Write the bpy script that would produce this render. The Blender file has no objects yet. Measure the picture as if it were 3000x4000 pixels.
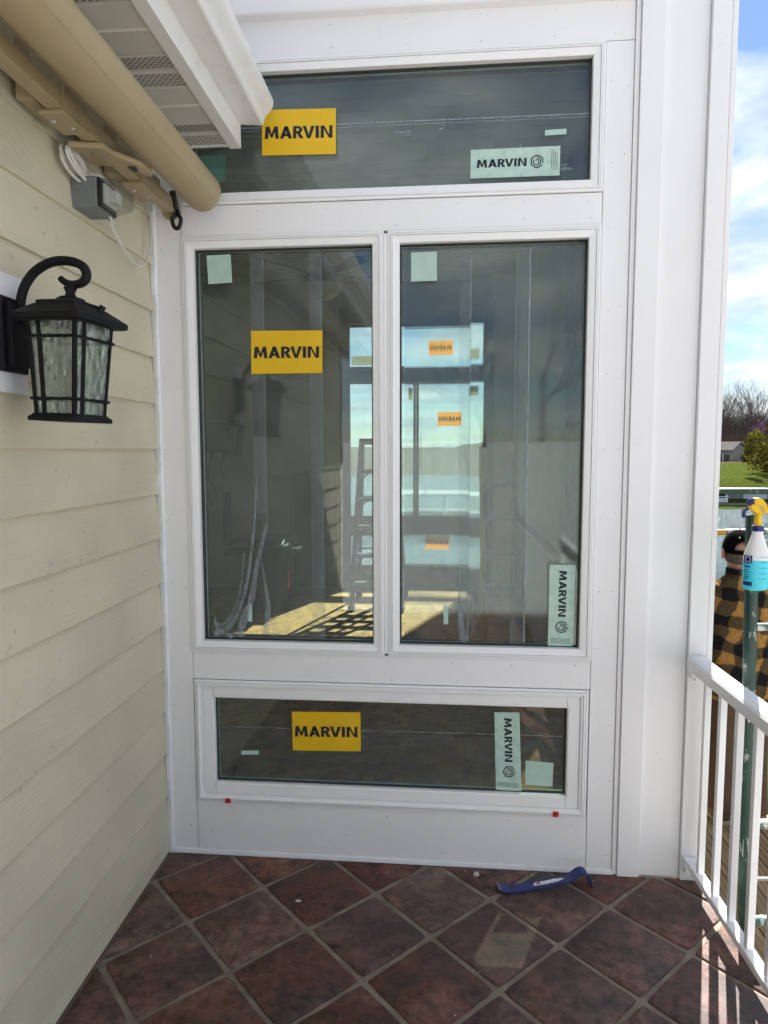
import bpy, bmesh, math, random
from mathutils import Vector, Matrix, noise
random.seed(7)
R = math.radians
scene = bpy.context.scene
col = scene.collection

# ------------------------------------------------------------------ camera
cam_d = bpy.data.cameras.new("camera"); cam = bpy.data.objects.new("camera", cam_d); col.objects.link(cam)
scene.camera = cam
cam_d.sensor_fit = 'VERTICAL'; cam_d.sensor_height = 36.0; cam_d.lens = 24.044
cam_d.clip_start = 0.05; cam_d.clip_end = 4000
rt = Vector((0.99602, 0.08889, -0.00208)).normalized()
fw = Vector((-0.08872, 0.99205, -0.08948)).normalized()
up = rt.cross(fw).normalized(); rt = fw.cross(up).normalized()
cm = Matrix((rt, up, -fw)).transposed().to_4x4(); cm.translation = (1.18295, -2.71264, 1.71794)
cam.matrix_world = cm

# ------------------------------------------------------------------ sky and sun
SUN = Vector((0.35, 0.94, 1.02)).normalized()
world = bpy.data.worlds.new("World"); scene.world = world; world.use_nodes = True
wn = world.node_tree; wn.nodes.clear()
def wnode(t): return wn.nodes.new(t)
wo = wnode('ShaderNodeOutputWorld'); bg = wnode('ShaderNodeBackground'); sky = wnode('ShaderNodeTexSky')
sky.sky_type = 'NISHITA'; sky.sun_disc = False
sky.sun_elevation = math.asin(SUN.z); sky.sun_rotation = math.atan2(SUN.x, SUN.y)
sky.air_density = 1.0; sky.dust_density = 0.15; sky.ozone_density = 3.0; sky.altitude = 200
tc = wnode('ShaderNodeTexCoord'); sep = wnode('ShaderNodeSeparateXYZ'); wn.links.new(tc.outputs['Generated'], sep.inputs[0])
addz = wnode('ShaderNodeMath'); addz.operation = 'ADD'; addz.inputs[1].default_value = 0.12; wn.links.new(sep.outputs[2], addz.inputs[0])
mz = wnode('ShaderNodeMath'); mz.operation = 'MAXIMUM'; mz.inputs[1].default_value = 0.03; wn.links.new(addz.outputs[0], mz.inputs[0])
dx = wnode('ShaderNodeMath'); dx.operation = 'DIVIDE'; wn.links.new(sep.outputs[0], dx.inputs[0]); wn.links.new(mz.outputs[0], dx.inputs[1])
dy = wnode('ShaderNodeMath'); dy.operation = 'DIVIDE'; wn.links.new(sep.outputs[1], dy.inputs[0]); wn.links.new(mz.outputs[0], dy.inputs[1])
cmb = wnode('ShaderNodeCombineXYZ'); wn.links.new(dx.outputs[0], cmb.inputs[0]); wn.links.new(dy.outputs[0], cmb.inputs[1])
cmb.inputs[2].default_value = 15.1
cn = wnode('ShaderNodeTexNoise'); cn.inputs['Scale'].default_value = 1.15; cn.inputs['Detail'].default_value = 9; cn.inputs['Roughness'].default_value = 0.58
cn.inputs['Distortion'].default_value = 0.5
wn.links.new(cmb.outputs[0], cn.inputs['Vector'])
cr = wnode('ShaderNodeValToRGB'); cr.color_ramp.elements[0].position = 0.38; cr.color_ramp.elements[0].color = (0.04,)*3+(1,)
cr.color_ramp.elements[1].position = 0.62; cr.color_ramp.elements[1].color = (1,)*4
wn.links.new(cn.outputs['Fac'], cr.inputs[0])
cn2 = wnode('ShaderNodeTexNoise'); cn2.inputs['Scale'].default_value = 2.6; cn2.inputs['Detail'].default_value = 6
wn.links.new(cmb.outputs[0], cn2.inputs['Vector'])
cr2 = wnode('ShaderNodeValToRGB'); cr2.color_ramp.elements[0].color = (5.0, 5.3, 5.9, 1); cr2.color_ramp.elements[1].color = (8.2, 8.2, 8.3, 1)
cr2.color_ramp.elements[0].position = .35; cr2.color_ramp.elements[1].position = .62
wn.links.new(cn2.outputs['Fac'], cr2.inputs[0])
cmix = wnode('ShaderNodeMixRGB'); wn.links.new(cr.outputs[0], cmix.inputs[0]); hs_ = wnode('ShaderNodeHueSaturation'); hs_.inputs['Saturation'].default_value = 1.15; hs_.inputs['Value'].default_value = .85; wn.links.new(sky.outputs[0], hs_.inputs['Color']); wn.links.new(hs_.outputs[0], cmix.inputs[1]); wn.links.new(cr2.outputs[0], cmix.inputs[2])
wn.links.new(cmix.outputs[0], bg.inputs[0]); bg.inputs[1].default_value = 0.05
wn.links.new(bg.outputs[0], wo.inputs[0])

sun_d = bpy.data.lights.new("sun", 'SUN'); sun = bpy.data.objects.new("sun", sun_d); col.objects.link(sun)
sun_d.energy = 5.0; sun_d.angle = R(0.53); sun_d.color = (1.0, 0.955, 0.88)
sun.rotation_euler = (-SUN).to_track_quat('-Z', 'Y').to_euler(); sun.location = (6, 16, 20)

scene.view_settings.view_transform = 'Standard'; scene.view_settings.look = 'None'
scene.view_settings.exposure = 1.8; scene.view_settings.gamma = 1.0; scene.view_settings.use_curve_mapping = False
cy = scene.cycles
cy.use_adaptive_sampling = True; cy.adaptive_threshold = 0.03
cy.max_bounces = 7; cy.transparent_max_bounces = 20; cy.glossy_bounces = 3; cy.diffuse_bounces = 4; cy.transmission_bounces = 6
cy.caustics_reflective = False; cy.caustics_refractive = False; cy.sample_clamp_indirect = 6.0
cy.use_denoising = True

# ------------------------------------------------------------------ material helpers
def newmat(name):
    m = bpy.data.materials.new(name); m.use_nodes = True; nt = m.node_tree
    return m, nt, nt.nodes['Principled BSDF']
def nd(nt, typ, ins=None, **props):
    n = nt.nodes.new('ShaderNode' + typ)
    for k, v in props.items(): setattr(n, k, v)
    for k, v in (ins or {}).items():
        s = n.inputs[k]
        if hasattr(v, 'is_linked') or isinstance(v, bpy.types.NodeSocket): nt.links.new(v, s)
        elif isinstance(v, tuple) and len(v) == 3 and s.type == 'RGBA': s.default_value = v + (1,)
        else: s.default_value = v
    return n
def coords(nt, scale=(1, 1, 1), kind='Object', rand=False):
    t = nd(nt, 'TexCoord'); mp = nd(nt, 'Mapping', {'Vector': t.outputs[kind], 'Scale': scale})
    if rand:
        oi = nd(nt, 'ObjectInfo'); mu = nd(nt, 'Math', {0: oi.outputs['Random'], 1: 57.0}, operation='MULTIPLY')
        cb = nd(nt, 'CombineXYZ', {0: mu.outputs[0], 1: mu.outputs[0], 2: mu.outputs[0]})
        nt.links.new(cb.outputs[0], mp.inputs['Location'])
    return mp.outputs[0]
def ramp(nt, fac, stops):
    r = nd(nt, 'ValToRGB', {'Fac': fac}); e = r.color_ramp.elements
    while len(e) < len(stops): e.new(0.5)
    for el, (p, c) in zip(e, stops):
        el.position = p; el.color = (c if isinstance(c, tuple) else (c,) * 3) + (1,)
    return r.outputs[0]
def noise_n(nt, vec, scale, detail=4, rough=.55, dist=0.0):
    return nd(nt, 'TexNoise', {'Vector': vec, 'Scale': scale, 'Detail': detail, 'Roughness': rough, 'Distortion': dist}).outputs['Fac']
def bump(nt, b, h, strength, dist=.01):
    n = nd(nt, 'Bump', {'Height': h, 'Strength': strength, 'Distance': dist}); nt.links.new(n.outputs[0], b.inputs['Normal']); return n
def paint(name, c, rough=.5, var=.06, nscale=6.0, bumps=.05, bscale=180, spec=.4, metal=0.0, dirt=None, rand=False):
    """painted or plain surface: slow colour drift, optional grime patches, fine grain"""
    m, nt, b = newmat(name)
    v = coords(nt, rand=rand); f = noise_n(nt, v, nscale, 5)
    d = tuple(max(0, x * (1 - var)) for x in c); l = tuple(min(1, x * (1 + var)) for x in c)
    cc = ramp(nt, f, [(.3, d), (.7, l)])
    if dirt:
        g = noise_n(nt, v, nscale * 2.3, 8, .7); gm = ramp(nt, g, [(.56, 0.0), (.74, .75)])
        cc = nd(nt, 'MixRGB', {0: gm, 1: cc, 2: dirt}).outputs[0]
    nt.links.new(cc, b.inputs['Base Color'])
    b.inputs['Roughness'].default_value = rough; b.inputs['Specular IOR Level'].default_value = spec; b.inputs['Metallic'].default_value = metal
    if bumps: bump(nt, b, noise_n(nt, v, bscale, 3), bumps, .002)
    return m
MT = {}
def trim_mat():
    m, nt, b = newmat('white_trim'); g = nd(nt, 'NewGeometry').outputs['Position']
    base = ramp(nt, noise_n(nt, g, 2.3, 4), [(.3, (.80, .795, .80)), (.7, (.83, .828, .832))])
    sm = noise_n(nt, nd(nt, 'Mapping', {'Vector': g, 'Scale': (3.0, 3.0, 5.0)}).outputs[0], 2.4, 9, .72, .4)
    cc = nd(nt, 'MixRGB', {0: ramp(nt, sm, [(.60, 0.0), (.76, .35)]), 1: base, 2: (.56, .56, .57)}).outputs[0]
    sp2 = noise_n(nt, g, 55, 3, .5); cc = nd(nt, 'MixRGB', {0: ramp(nt, sp2, [(.72, 0.0), (.80, .55)]), 1: cc, 2: (.42, .41, .40)}).outputs[0]
    nt.links.new(cc, b.inputs['Base Color']); nt.links.new(ramp(nt, sm, [(.3, .42), (.75, .6)]), b.inputs['Roughness']); b.inputs['Specular IOR Level'].default_value = .4
    bump(nt, b, noise_n(nt, g, 9, 4), .10, .01); return m
MT['trim'] = trim_mat()
MT['vinyl'] = paint('white_vinyl', (.84, .84, .84), .38, .015, 4, .0)
MT['rail'] = paint('white_aluminium', (.80, .81, .825), .35, .02, 7, .02, dirt=None)
MT['flash'] = paint('white_flashing', (.80, .82, .84), .3, .03, 8)
MT['tan'] = paint('tan_powder_coat', (.375, .30, .178), .45, .06, 5, .05, 500, dirt=(.31, .245, .15))
MT['tan_dark'] = paint('tan_trim', (.36, .31, .21), .5, .06, 8)
MT['soffit'] = paint('soffit_vinyl', (.58, .565, .50), .5, .05, 5)
MT['soffit_hole'] = paint('soffit_hole', (.05, .05, .045), .9)
MT['gutter'] = paint('gutter_metal', (.76, .76, .745), .35, .04, 6, .03, dirt=(.58, .57, .53))
MT['black'] = paint('black_metal', (.006, .006, .008), .55, .3, 25, .12, 350, spec=.22)
MT['blackp'] = paint('black_plastic', (.01, .01, .012), .35, .2)
MT['greybox'] = paint('grey_pvc', (.17, .185, .185), .5, .06, 20)
MT['cable'] = paint('white_cable', (.62, .61, .57), .45, .05, 30)
MT['steel'] = paint('steel', (.45, .45, .46), .35, .1, 30, metal=.8)
MT['ink'] = paint('ink', (.012, .016, .028), .6, .1)
MT['label'] = paint('pale_label', (.44, .60, .52), .55, .12, 30)
MT['label2'] = paint('pale_label_small', (.42, .58, .51), .55, .06, 22)
MT['greenpaper'] = paint('green_paper', (.14, .32, .25), .7, .2, 12)
MT['yellow'] = paint('yellow_sticker', (.74, .46, .008), .5, .03, 5)
def trans_mat(name, c, k):
    m, nt, b = newmat(name); out = nt.nodes['Material Output']; b.inputs['Base Color'].default_value = c + (1,); b.inputs['Roughness'].default_value = .6
    tl = nd(nt, 'BsdfTranslucent', {'Color': c}); mx = nd(nt, 'MixShader', {0: k, 1: b.outputs[0], 2: tl.outputs[0]}); nt.links.new(mx.outputs[0], out.inputs['Surface']); return m
MT['orange'] = trans_mat('sticker_back', (.95, .56, .03), .75)
MT['papertan'] = trans_mat('paper_back', (.60, .56, .44), .65)
MT['red'] = paint('red_tab', (.50, .01, .015), .5)
MT['seal'] = paint('glazing_seal', (.03, .035, .032), .6)
MT['spacer'] = paint('spacer_metal', (.30, .36, .33), .4)
MT['caulk'] = paint('white_caulk', (.78, .80, .83), .4, .05, 40, .6, 70)
MT['hole'] = paint('nail_hole', (.06, .055, .06), .9)
MT['scuff'] = paint('blue_grey_scuff', (.55, .58, .63), .6, .1)
MT['nail'] = paint('nail_head', (.26, .25, .26), .6)
MT['int_trim'] = paint('interior_brown_wood', (.065, .043, .034), .7, .25, 6, spec=.15)
MT['int_wall'] = paint('interior_wall', (.52, .54, .53), .8, .05, 3)
MT['int_white'] = paint('interior_white', (.62, .63, .64), .7, .04, 3)
MT['ceil'] = paint('ceiling_plank', (.42, .44, .44), .6, .12, 5)
MT['dark'] = paint('dark_plastic', (.018, .022, .026), .5, .2)
MT['ladder'] = paint('dark_ladder', (.008, .014, .018), .7, .2, spec=.1)
MT['ladderstep'] = paint('aluminium_step', (.30, .31, .31), .45, .1)
MT['tread'] = paint('dark_tread', (.05, .055, .06), .6, .2)
MT['yladder'] = paint('yellow_fibreglass', (.62, .50, .02), .5, .1)
MT['bronze'] = paint('bronze_fan', (.012, .012, .013), .4, .2)
MT['opal'] = paint('opal_glass', (.55, .52, .42), .3, .03)
MT['boot'] = paint('brown_leather', (.045, .028, .022), .55, .3, 30)
MT['sole'] = paint('tan_sole', (.30, .24, .16), .7, .2)
MT['pants'] = paint('brown_canvas', (.075, .042, .026), .85, .25, 9, .25, 700)
MT['skin'] = paint('skin', (.50, .27, .19), .5, .1, 20)
MT['ear'] = paint('ear_skin', (.55, .16, .12), .5, .1, 20)
MT['hair'] = paint('short_dark_hair', (.10, .075, .06), .8, .4, 90, .6, 300)
MT['cap'] = paint('black_cotton', (.005, .005, .006), 1, .2, 30, .3, 900, spec=.02)
MT['glove'] = paint('red_glove', (.45, .02, .02), .7, .2, 40)
MT['byellow'] = paint('yellow_plastic', (.80, .50, .005), .35, .02)
MT['bblue'] = paint('blue_plastic', (.012, .018, .16), .35, .1)
MT['plum'] = paint('redbud_blossom', (.20, .035, .16), .8, .4, 3)
MT['roof_far'] = paint('far_roof', (.16, .15, .14), .9, .15, 2, spec=0)
MT['house_far'] = paint('far_house_wall', (.27, .26, .24), .9, .08, 1, spec=.1)
MT['stone_far'] = paint('far_house_stone', (.20, .18, .155), .8, .2, 3)
MT['win_far'] = paint('far_window', (.02, .025, .03), .15, .1)
MT['white_far'] = paint('far_white', (.75, .75, .74), .6, .05)
MT['dockgrey'] = paint('dock_grey', (.20, .21, .22), .8, .25, 1)
MT['docklight'] = paint('dock_light_metal', (.60, .63, .66), .6, .12, 1)
MT['bark'] = paint('bare_bark', (.085, .068, .056), .9, .35, 2, .4, 30)
MT['brush'] = paint('bare_brush', (.085, .064, .052), .95, .35, .3)
MT['shaft'] = paint('white_shed', (.70, .71, .72), .6, .05)
MT['rock'] = paint('rock', (.27, .23, .18), .9, .35, 3, .5, 20, rand=True)
MT['pebble'] = paint('white_pebble', (.55, .54, .50), .9, .1)
MT['roofing'] = paint('shingle', (.10, .095, .09), .9, .3, 30)
MT['flagred'] = paint('flag_red', (.40, .10, .10), .8, .2, 30)

def siding_mat(name, c, bs=.35, dirt=(.33, .31, .27)):
    m, nt, b = newmat(name)
    v = coords(nt, (1, 1, 1), rand=True)
    t = nd(nt, 'Mapping', {'Vector': v, 'Scale': (60.0, 1.5, 60.0)}).outputs[0]
    low = noise_n(nt, v, 2.2, 2, .5, 0)
    # wood-grain emboss: long stretched ridges, bending slowly
    wav = nd(nt, 'TexNoise', {'Vector': nd(nt, 'Mapping', {'Vector': v, 'Scale': (6, 1.1, 6)}).outputs[0], 'Scale': 1.0, 'Detail': 2.0})
    sepv = nd(nt, 'SeparateXYZ', {0: v})
    ph = nd(nt, 'Math', {0: sepv.outputs[2], 1: 95.0}, operation='MULTIPLY')
    ph2 = nd(nt, 'Math', {0: wav.outputs['Fac'], 1: 26.0}, operation='MULTIPLY')
    ps = nd(nt, 'Math', {0: ph.outputs[0], 1: ph2.outputs[0]}, operation='ADD')
    ps6 = nd(nt, 'Math', {0: ps.outputs[0], 1: 6.28}, operation='MULTIPLY')
    sn = nd(nt, 'Math', {0: ps6.outputs[0]}, operation='SINE')
    mask = ramp(nt, noise_n(nt, v, 3.1, 3), [(.40, .1), (.62, 1.0)])
    fine = noise_n(nt, t, 3.0, 4)
    g = nd(nt, 'Math', {0: sn.outputs[0], 1: mask}, operation='MULTIPLY')
    g2 = nd(nt, 'Math', {0: g.outputs[0], 1: .3}, operation='MULTIPLY')
    hh = nd(nt, 'Math', {0: g2.outputs[0], 1: fine}, operation='ADD')
    d = tuple(x * .90 for x in c); l = tuple(x * 1.07 for x in c)
    cc = ramp(nt, low, [(.3, d), (.7, l)])
    spk = ramp(nt, noise_n(nt, v, 33, 2, .4), [(.70, 0.0), (.76, .5)])
    cc = nd(nt, 'MixRGB', {0: spk, 1: cc, 2: dirt}).outputs[0]
    nt.links.new(cc, b.inputs['Base Color']); b.inputs['Roughness'].default_value = .55; b.inputs['Specular IOR Level'].default_value = .3
    bump(nt, b, hh.outputs[0], bs, .003)
    return m
MT['siding'] = siding_mat('beige_siding', (.60, .555, .415), .38)
MT['siding_in'] = siding_mat('interior_siding', (.44, .44, .36), .3)

def tile_mat():
    m, nt, b = newmat('slate_red_tile'); v = coords(nt, rand=True)
    a = noise_n(nt, v, 5.5, 6, .62, .6); f = noise_n(nt, v, 26, 8, .7, .3); k = noise_n(nt, v, 70, 5, .7)
    base = ramp(nt, a, [(.30, (.044, .034, .031)), (.43, (.084, .052, .043)), (.53, (.128, .064, .050)), (.68, (.155, .100, .077))])
    fm = ramp(nt, f, [(.36, (.42, .40, .40)), (.5, (.95, .95, .95)), (.66, (1.45, 1.4, 1.35))])
    cc = nd(nt, 'MixRGB', {0: 1.0, 1: base, 2: fm}, blend_type='MULTIPLY').outputs[0]
    oi = nd(nt, 'ObjectInfo'); hv = nd(nt, 'HueSaturation', {'Color': cc, 'Hue': nd(nt, 'MapRange', {0: nd(nt, 'Math', {0: oi.outputs['Random'], 1: 7.3}, operation='MULTIPLY').outputs[0], 2: 7.3, 3: .488, 4: .506}).outputs[0], 'Saturation': nd(nt, 'MapRange', {0: nd(nt, 'Math', {0: nd(nt, 'Math', {0: oi.outputs['Random'], 1: 13.7}, operation='MULTIPLY').outputs[0]}, operation='FRACT').outputs[0], 3: .85, 4: 1.25}).outputs[0], 'Value': nd(nt, 'MapRange', {0: oi.outputs['Random'], 3: .85, 4: 1.3}).outputs[0]})
    # pale scuffs and dust
    sc = ramp(nt, noise_n(nt, v, 13, 10, .75, 1.5), [(.655, 0.0), (.72, .5)])
    cc = nd(nt, 'MixRGB', {0: sc, 1: hv.outputs[0], 2: (.14, .115, .10)}).outputs[0]
    nt.links.new(cc, b.inputs['Base Color'])
    nt.links.new(ramp(nt, f, [(.3, .42), (.7, .62)]), b.inputs['Roughness']); b.inputs['Specular IOR Level'].default_value = .38
    h = nd(nt, 'Math', {0: f, 1: k}, operation='ADD')
    bump(nt, b, h.outputs[0], .7, .005)
    return m
MT['tile'] = tile_mat()
def grout_mat():
    m, nt, b = newmat('sanded_grout'); v = coords(nt, kind='Object')
    f = noise_n(nt, v, 9, 6, .6); k = noise_n(nt, v, 240, 4, .7)
    cc = ramp(nt, f, [(.25, (.15, .118, .09)), (.5, (.235, .192, .15)), (.75, (.33, .275, .22))])
    nt.links.new(cc, b.inputs['Base Color']); b.inputs['Roughness'].default_value = .95
    bump(nt, b, k, .7, .003); return m
MT['grout'] = grout_mat()
def osb_mat():
    m, nt, b = newmat('strand_board'); v = coords(nt, (1, 1, 1))
    vr = nd(nt, 'TexVoronoi', {'Vector': nd(nt, 'Mapping', {'Vector': v, 'Scale': (11, 15, 1)}).outputs[0], 'Scale': 1.5, 'Randomness': 1.0})
    f = noise_n(nt, v, 3, 6, .6); k = noise_n(nt, v, 40, 6, .7)
    c1 = ramp(nt, vr.outputs['Color'], [(.1, (.36, .16, .022)), (.5, (.58, .29, .045)), (.9, (.74, .42, .085))])
    c2 = nd(nt, 'MixRGB', {0: .8, 1: c1, 2: ramp(nt, k, [(.3, (.45, .42, .4)), (.7, (1.1, 1.05, 1))])}, blend_type='MULTIPLY').outputs[0]
    c3 = nd(nt, 'MixRGB', {0: ramp(nt, f, [(.4, 0.0), (.75, .5)]), 1: c2, 2: (.10, .085, .07)}).outputs[0]
    nt.links.new(c3, b.inputs['Base Color']); b.inputs['Roughness'].default_value = .7; bump(nt, b, vr.outputs['Distance'], .3, .004); return m
MT['osb'] = osb_mat()
def wood_mat():
    m, nt, b = newmat('weathered_deck_wood'); v = coords(nt, (14, 1.0, 14), rand=True)
    f = noise_n(nt, v, 2.5, 8, .65, .4); l = noise_n(nt, coords(nt, (1.3, 1.3, 1.3), rand=True), 3, 4)
    c = ramp(nt, f, [(.3, (.15, .095, .045)), (.5, (.31, .21, .105)), (.72, (.44, .33, .19))])
    c = nd(nt, 'MixRGB', {0: ramp(nt, l, [(.45, 0.0), (.7, .5)]), 1: c, 2: (.24, .15, .055)}).outputs[0]
    nt.links.new(c, b.inputs['Base Color']); b.inputs['Roughness'].default_value = .8; bump(nt, b, f, .4, .004); return m
MT['deck'] = wood_mat()
def chipped(name, c, chip, rust, amount=.60):
    m, nt, b = newmat(name); v = coords(nt, (1, 1, .6)); f = noise_n(nt, v, 22, 9, .72, .2); g = noise_n(nt, v, 60, 6, .7); w = noise_n(nt, v, 5, 4)
    cc = ramp(nt, w, [(.3, tuple(x * .7 for x in c)), (.7, tuple(x * 1.35 for x in c))])
    cc = nd(nt, 'MixRGB', {0: ramp(nt, g, [(.60, 0.0), (.68, .6)]), 1: cc, 2: rust}).outputs[0]
    cc = nd(nt, 'MixRGB', {0: ramp(nt, f, [(amount, 0.0), (amount + .03, .9)]), 1: cc, 2: chip}).outputs[0]
    nt.links.new(cc, b.inputs['Base Color']); b.inputs['Roughness'].default_value = .45; bump(nt, b, f, .15, .002); return m
MT['green'] = chipped('chipped_green_paint', (.008, .038, .028), (.30, .33, .30), (.10, .12, .11), .58)
MT['greenw'] = chipped('worn_green_white_paint', (.05, .11, .085), (.60, .62, .58), (.04, .05, .045), .50)
MT['yellowp'] = chipped('chipped_yellow_paint', (.50, .27, .018), (.22, .17, .10), (.12, .06, .03), .66)
MT['prybar'] = chipped('blue_painted_steel', (.012, .030, .150), (.60, .61, .63), (.012, .02, .06), .80)
def plaid_mat():
    m, nt, b = newmat('mustard_black_plaid'); v = nd(nt, 'TexCoord').outputs['Object']
    mp = nd(nt, 'Mapping', {'Vector': v, 'Rotation': (0, R(-11), 0), 'Scale': (1, 1, 1)}).outputs[0]
    ds = noise_n(nt, v, 6, 3)
    sx = nd(nt, 'SeparateXYZ', {0: mp})
    def stripe(o):
        a = nd(nt, 'Math', {0: o, 1: 1 / .150}, operation='MULTIPLY')
        a = nd(nt, 'Math', {0: a.outputs[0], 1: nd(nt, 'Math', {0: ds, 1: .8}, operation='MULTIPLY').outputs[0]}, operation='ADD')
        fr = nd(nt, 'Math', {0: a.outputs[0]}, operation='FRACT'); return nd(nt, 'Math', {0: fr.outputs[0], 1: .5}, operation='GREATER_THAN').outputs[0]
    s = nd(nt, 'Math', {0: stripe(sx.outputs[0]), 1: stripe(sx.outputs[2])}, operation='ADD')
    hf = nd(nt, 'Math', {0: s.outputs[0], 1: .5}, operation='MULTIPLY')
    c = ramp(nt, hf.outputs[0], [(0, (.33, .175, .050)), (.5, (.075, .052, .026)), (1, (.012, .011, .012))]); 
    c = nd(nt, 'MixRGB', {0: 1.0, 1: c, 2: ramp(nt, noise_n(nt, v, 60, 5), [(.3, (.7,) * 3), (.7, (1.2,) * 3)])}, blend_type='MULTIPLY').outputs[0]
    nt.links.new(c, b.inputs['Base Color']); b.inputs['Roughness'].default_value = .95; b.inputs['Specular IOR Level'].default_value = .1
    bump(nt, b, noise_n(nt, v, 14, 4), .8, .02); return m
MT['plaid'] = plaid_mat()
def leaf_mat(name, a, c):
    m, nt, b = newmat(name); v = coords(nt); cc = ramp(nt, noise_n(nt, v, .9, 6, .7), [(.3, a), (.7, c)])
    nt.links.new(cc, b.inputs['Base Color']); b.inputs['Roughness'].default_value = .9; b.inputs['Specular IOR Level'].default_value = 0
    return m
MT['spring'] = leaf_mat('spring_leaves', (.095, .092, .014), (.22, .20, .035))
MT['fir'] = leaf_mat('dark_evergreen', (.008, .016, .008), (.03, .045, .02))
MT['rustleaf'] = leaf_mat('russet_leaves', (.10, .04, .025), (.18, .075, .05))
def ground_mat():
    m, nt, b = newmat('grass_and_leaf_litter'); g = nd(nt, 'NewGeometry').outputs['Position']
    f = noise_n(nt, g, .09, 6, .6); k = noise_n(nt, g, 1.3, 6, .7); sp = nd(nt, 'SeparateXYZ', {0: g})
    gr = ramp(nt, k, [(.3, (.028, .044, .008)), (.55, (.052, .068, .015)), (.75, (.085, .088, .032))])
    lit = ramp(nt, k, [(.3, (.05, .038, .028)), (.7, (.11, .085, .06))])
    md = nd(nt, 'Math', {0: sp.outputs[1], 1: nd(nt, 'Math', {0: f, 1: 14.0}, operation='MULTIPLY').outputs[0]}, operation='ADD')
    wood = ramp(nt, nd(nt, 'MapRange', {0: md.outputs[0], 1: 150.0, 2: 185.0}).outputs[0], [(.45, 0.0), (.55, 1.0)])
    cc = nd(nt, 'MixRGB', {0: wood, 1: gr, 2: lit}).outputs[0]
    bounce_ground = ramp(nt, nd(nt, 'MapRange', {0: sp.outputs[1], 1: -2.0, 2: 2.0}).outputs[0], [(.45, 1.0), (.55, 0.0)])  # pale gravel behind the camera, put in to bounce light onto the wall
    gv = ramp(nt, noise_n(nt, g, 4.0, 8, .7), [(.3, (.29, .29, .295)), (.7, (.48, .48, .485))])
    cc = nd(nt, 'MixRGB', {0: bounce_ground, 1: cc, 2: gv}).outputs[0]
    nt.links.new(cc, b.inputs['Base Color']); b.inputs['Roughness'].default_value = 1; b.inputs['Specular IOR Level'].default_value = 0; bump(nt, b, k, .6, .1); return m
MT['ground'] = ground_mat()
def water_mat():
    m, nt, b = newmat('lake_water'); g = nd(nt, 'NewGeometry').outputs['Position']
    v = nd(nt, 'Mapping', {'Vector': g, 'Scale': (.45, 1.5, 1)}).outputs[0]
    a = noise_n(nt, v, 1.1, 5, .6, .4); c = noise_n(nt, v, 5, 3, .6)
    h = nd(nt, 'Math', {0: a, 1: nd(nt, 'Math', {0: c, 1: .25}, operation='MULTIPLY').outputs[0]}, operation='ADD')
    b.inputs['Base Color'].default_value = (.03, .065, .075, 1); b.inputs['Roughness'].default_value = .16; b.inputs['Specular IOR Level'].default_value = .2; b.inputs['IOR'].default_value = 1.33
    bump(nt, b, h.outputs[0], 1.0, .6); return m
MT['water'] = water_mat()
def glass_mat(name, tint, ior=1.62, wob=.02, haze=0.0):
    m, nt, b = newmat(name); nt.nodes.remove(b); out = nt.nodes['Material Output']
    v = coords(nt); bn = nd(nt, 'Bump', {'Height': noise_n(nt, v, 2.2, 2), 'Strength': wob, 'Distance': .02})
    tr = nd(nt, 'BsdfTransparent', {'Color': tint}); gl = nd(nt, 'BsdfGlossy', {'Color': (.93, .97, .95), 'Roughness': 0.0, 'Normal': bn.outputs[0]})
    r0 = ((ior - 1) / (ior + 1)) ** 2; lw = nd(nt, 'LayerWeight', {'Blend': .5}); p5 = nd(nt, 'Math', {0: lw.outputs['Facing'], 1: 5.0}, operation='POWER')
    fr = nd(nt, 'Math', {0: p5.outputs[0], 1: 1 - r0, 2: r0}, operation='MULTIPLY_ADD')
    mx = nd(nt, 'MixShader', {0: fr.outputs[0], 1: tr.outputs[0], 2: gl.outputs[0]})
    o = mx.outputs[0]
    if haze:
        df = nd(nt, 'BsdfDiffuse', {'Color': (.58, .67, .68)}); k = ramp(nt, noise_n(nt, v, 7, 8, .7), [(.35, haze * .4), (.7, haze)])
        o = nd(nt, 'MixShader', {0: k, 1: o, 2: df.outputs[0]}).outputs[0]
    nt.links.new(o, out.inputs['Surface']); return m
MT['glass'] = glass_mat('insulated_glass', (.835, .895, .885), 1.72, .03, .05)
MT['glass2'] = glass_mat('far_glass', (.87, .95, .93), 1.5, .0, .03)
MT['farglass_clear'] = glass_mat('clear_plastic', (.80, .82, .82), 1.6, .4)
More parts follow.
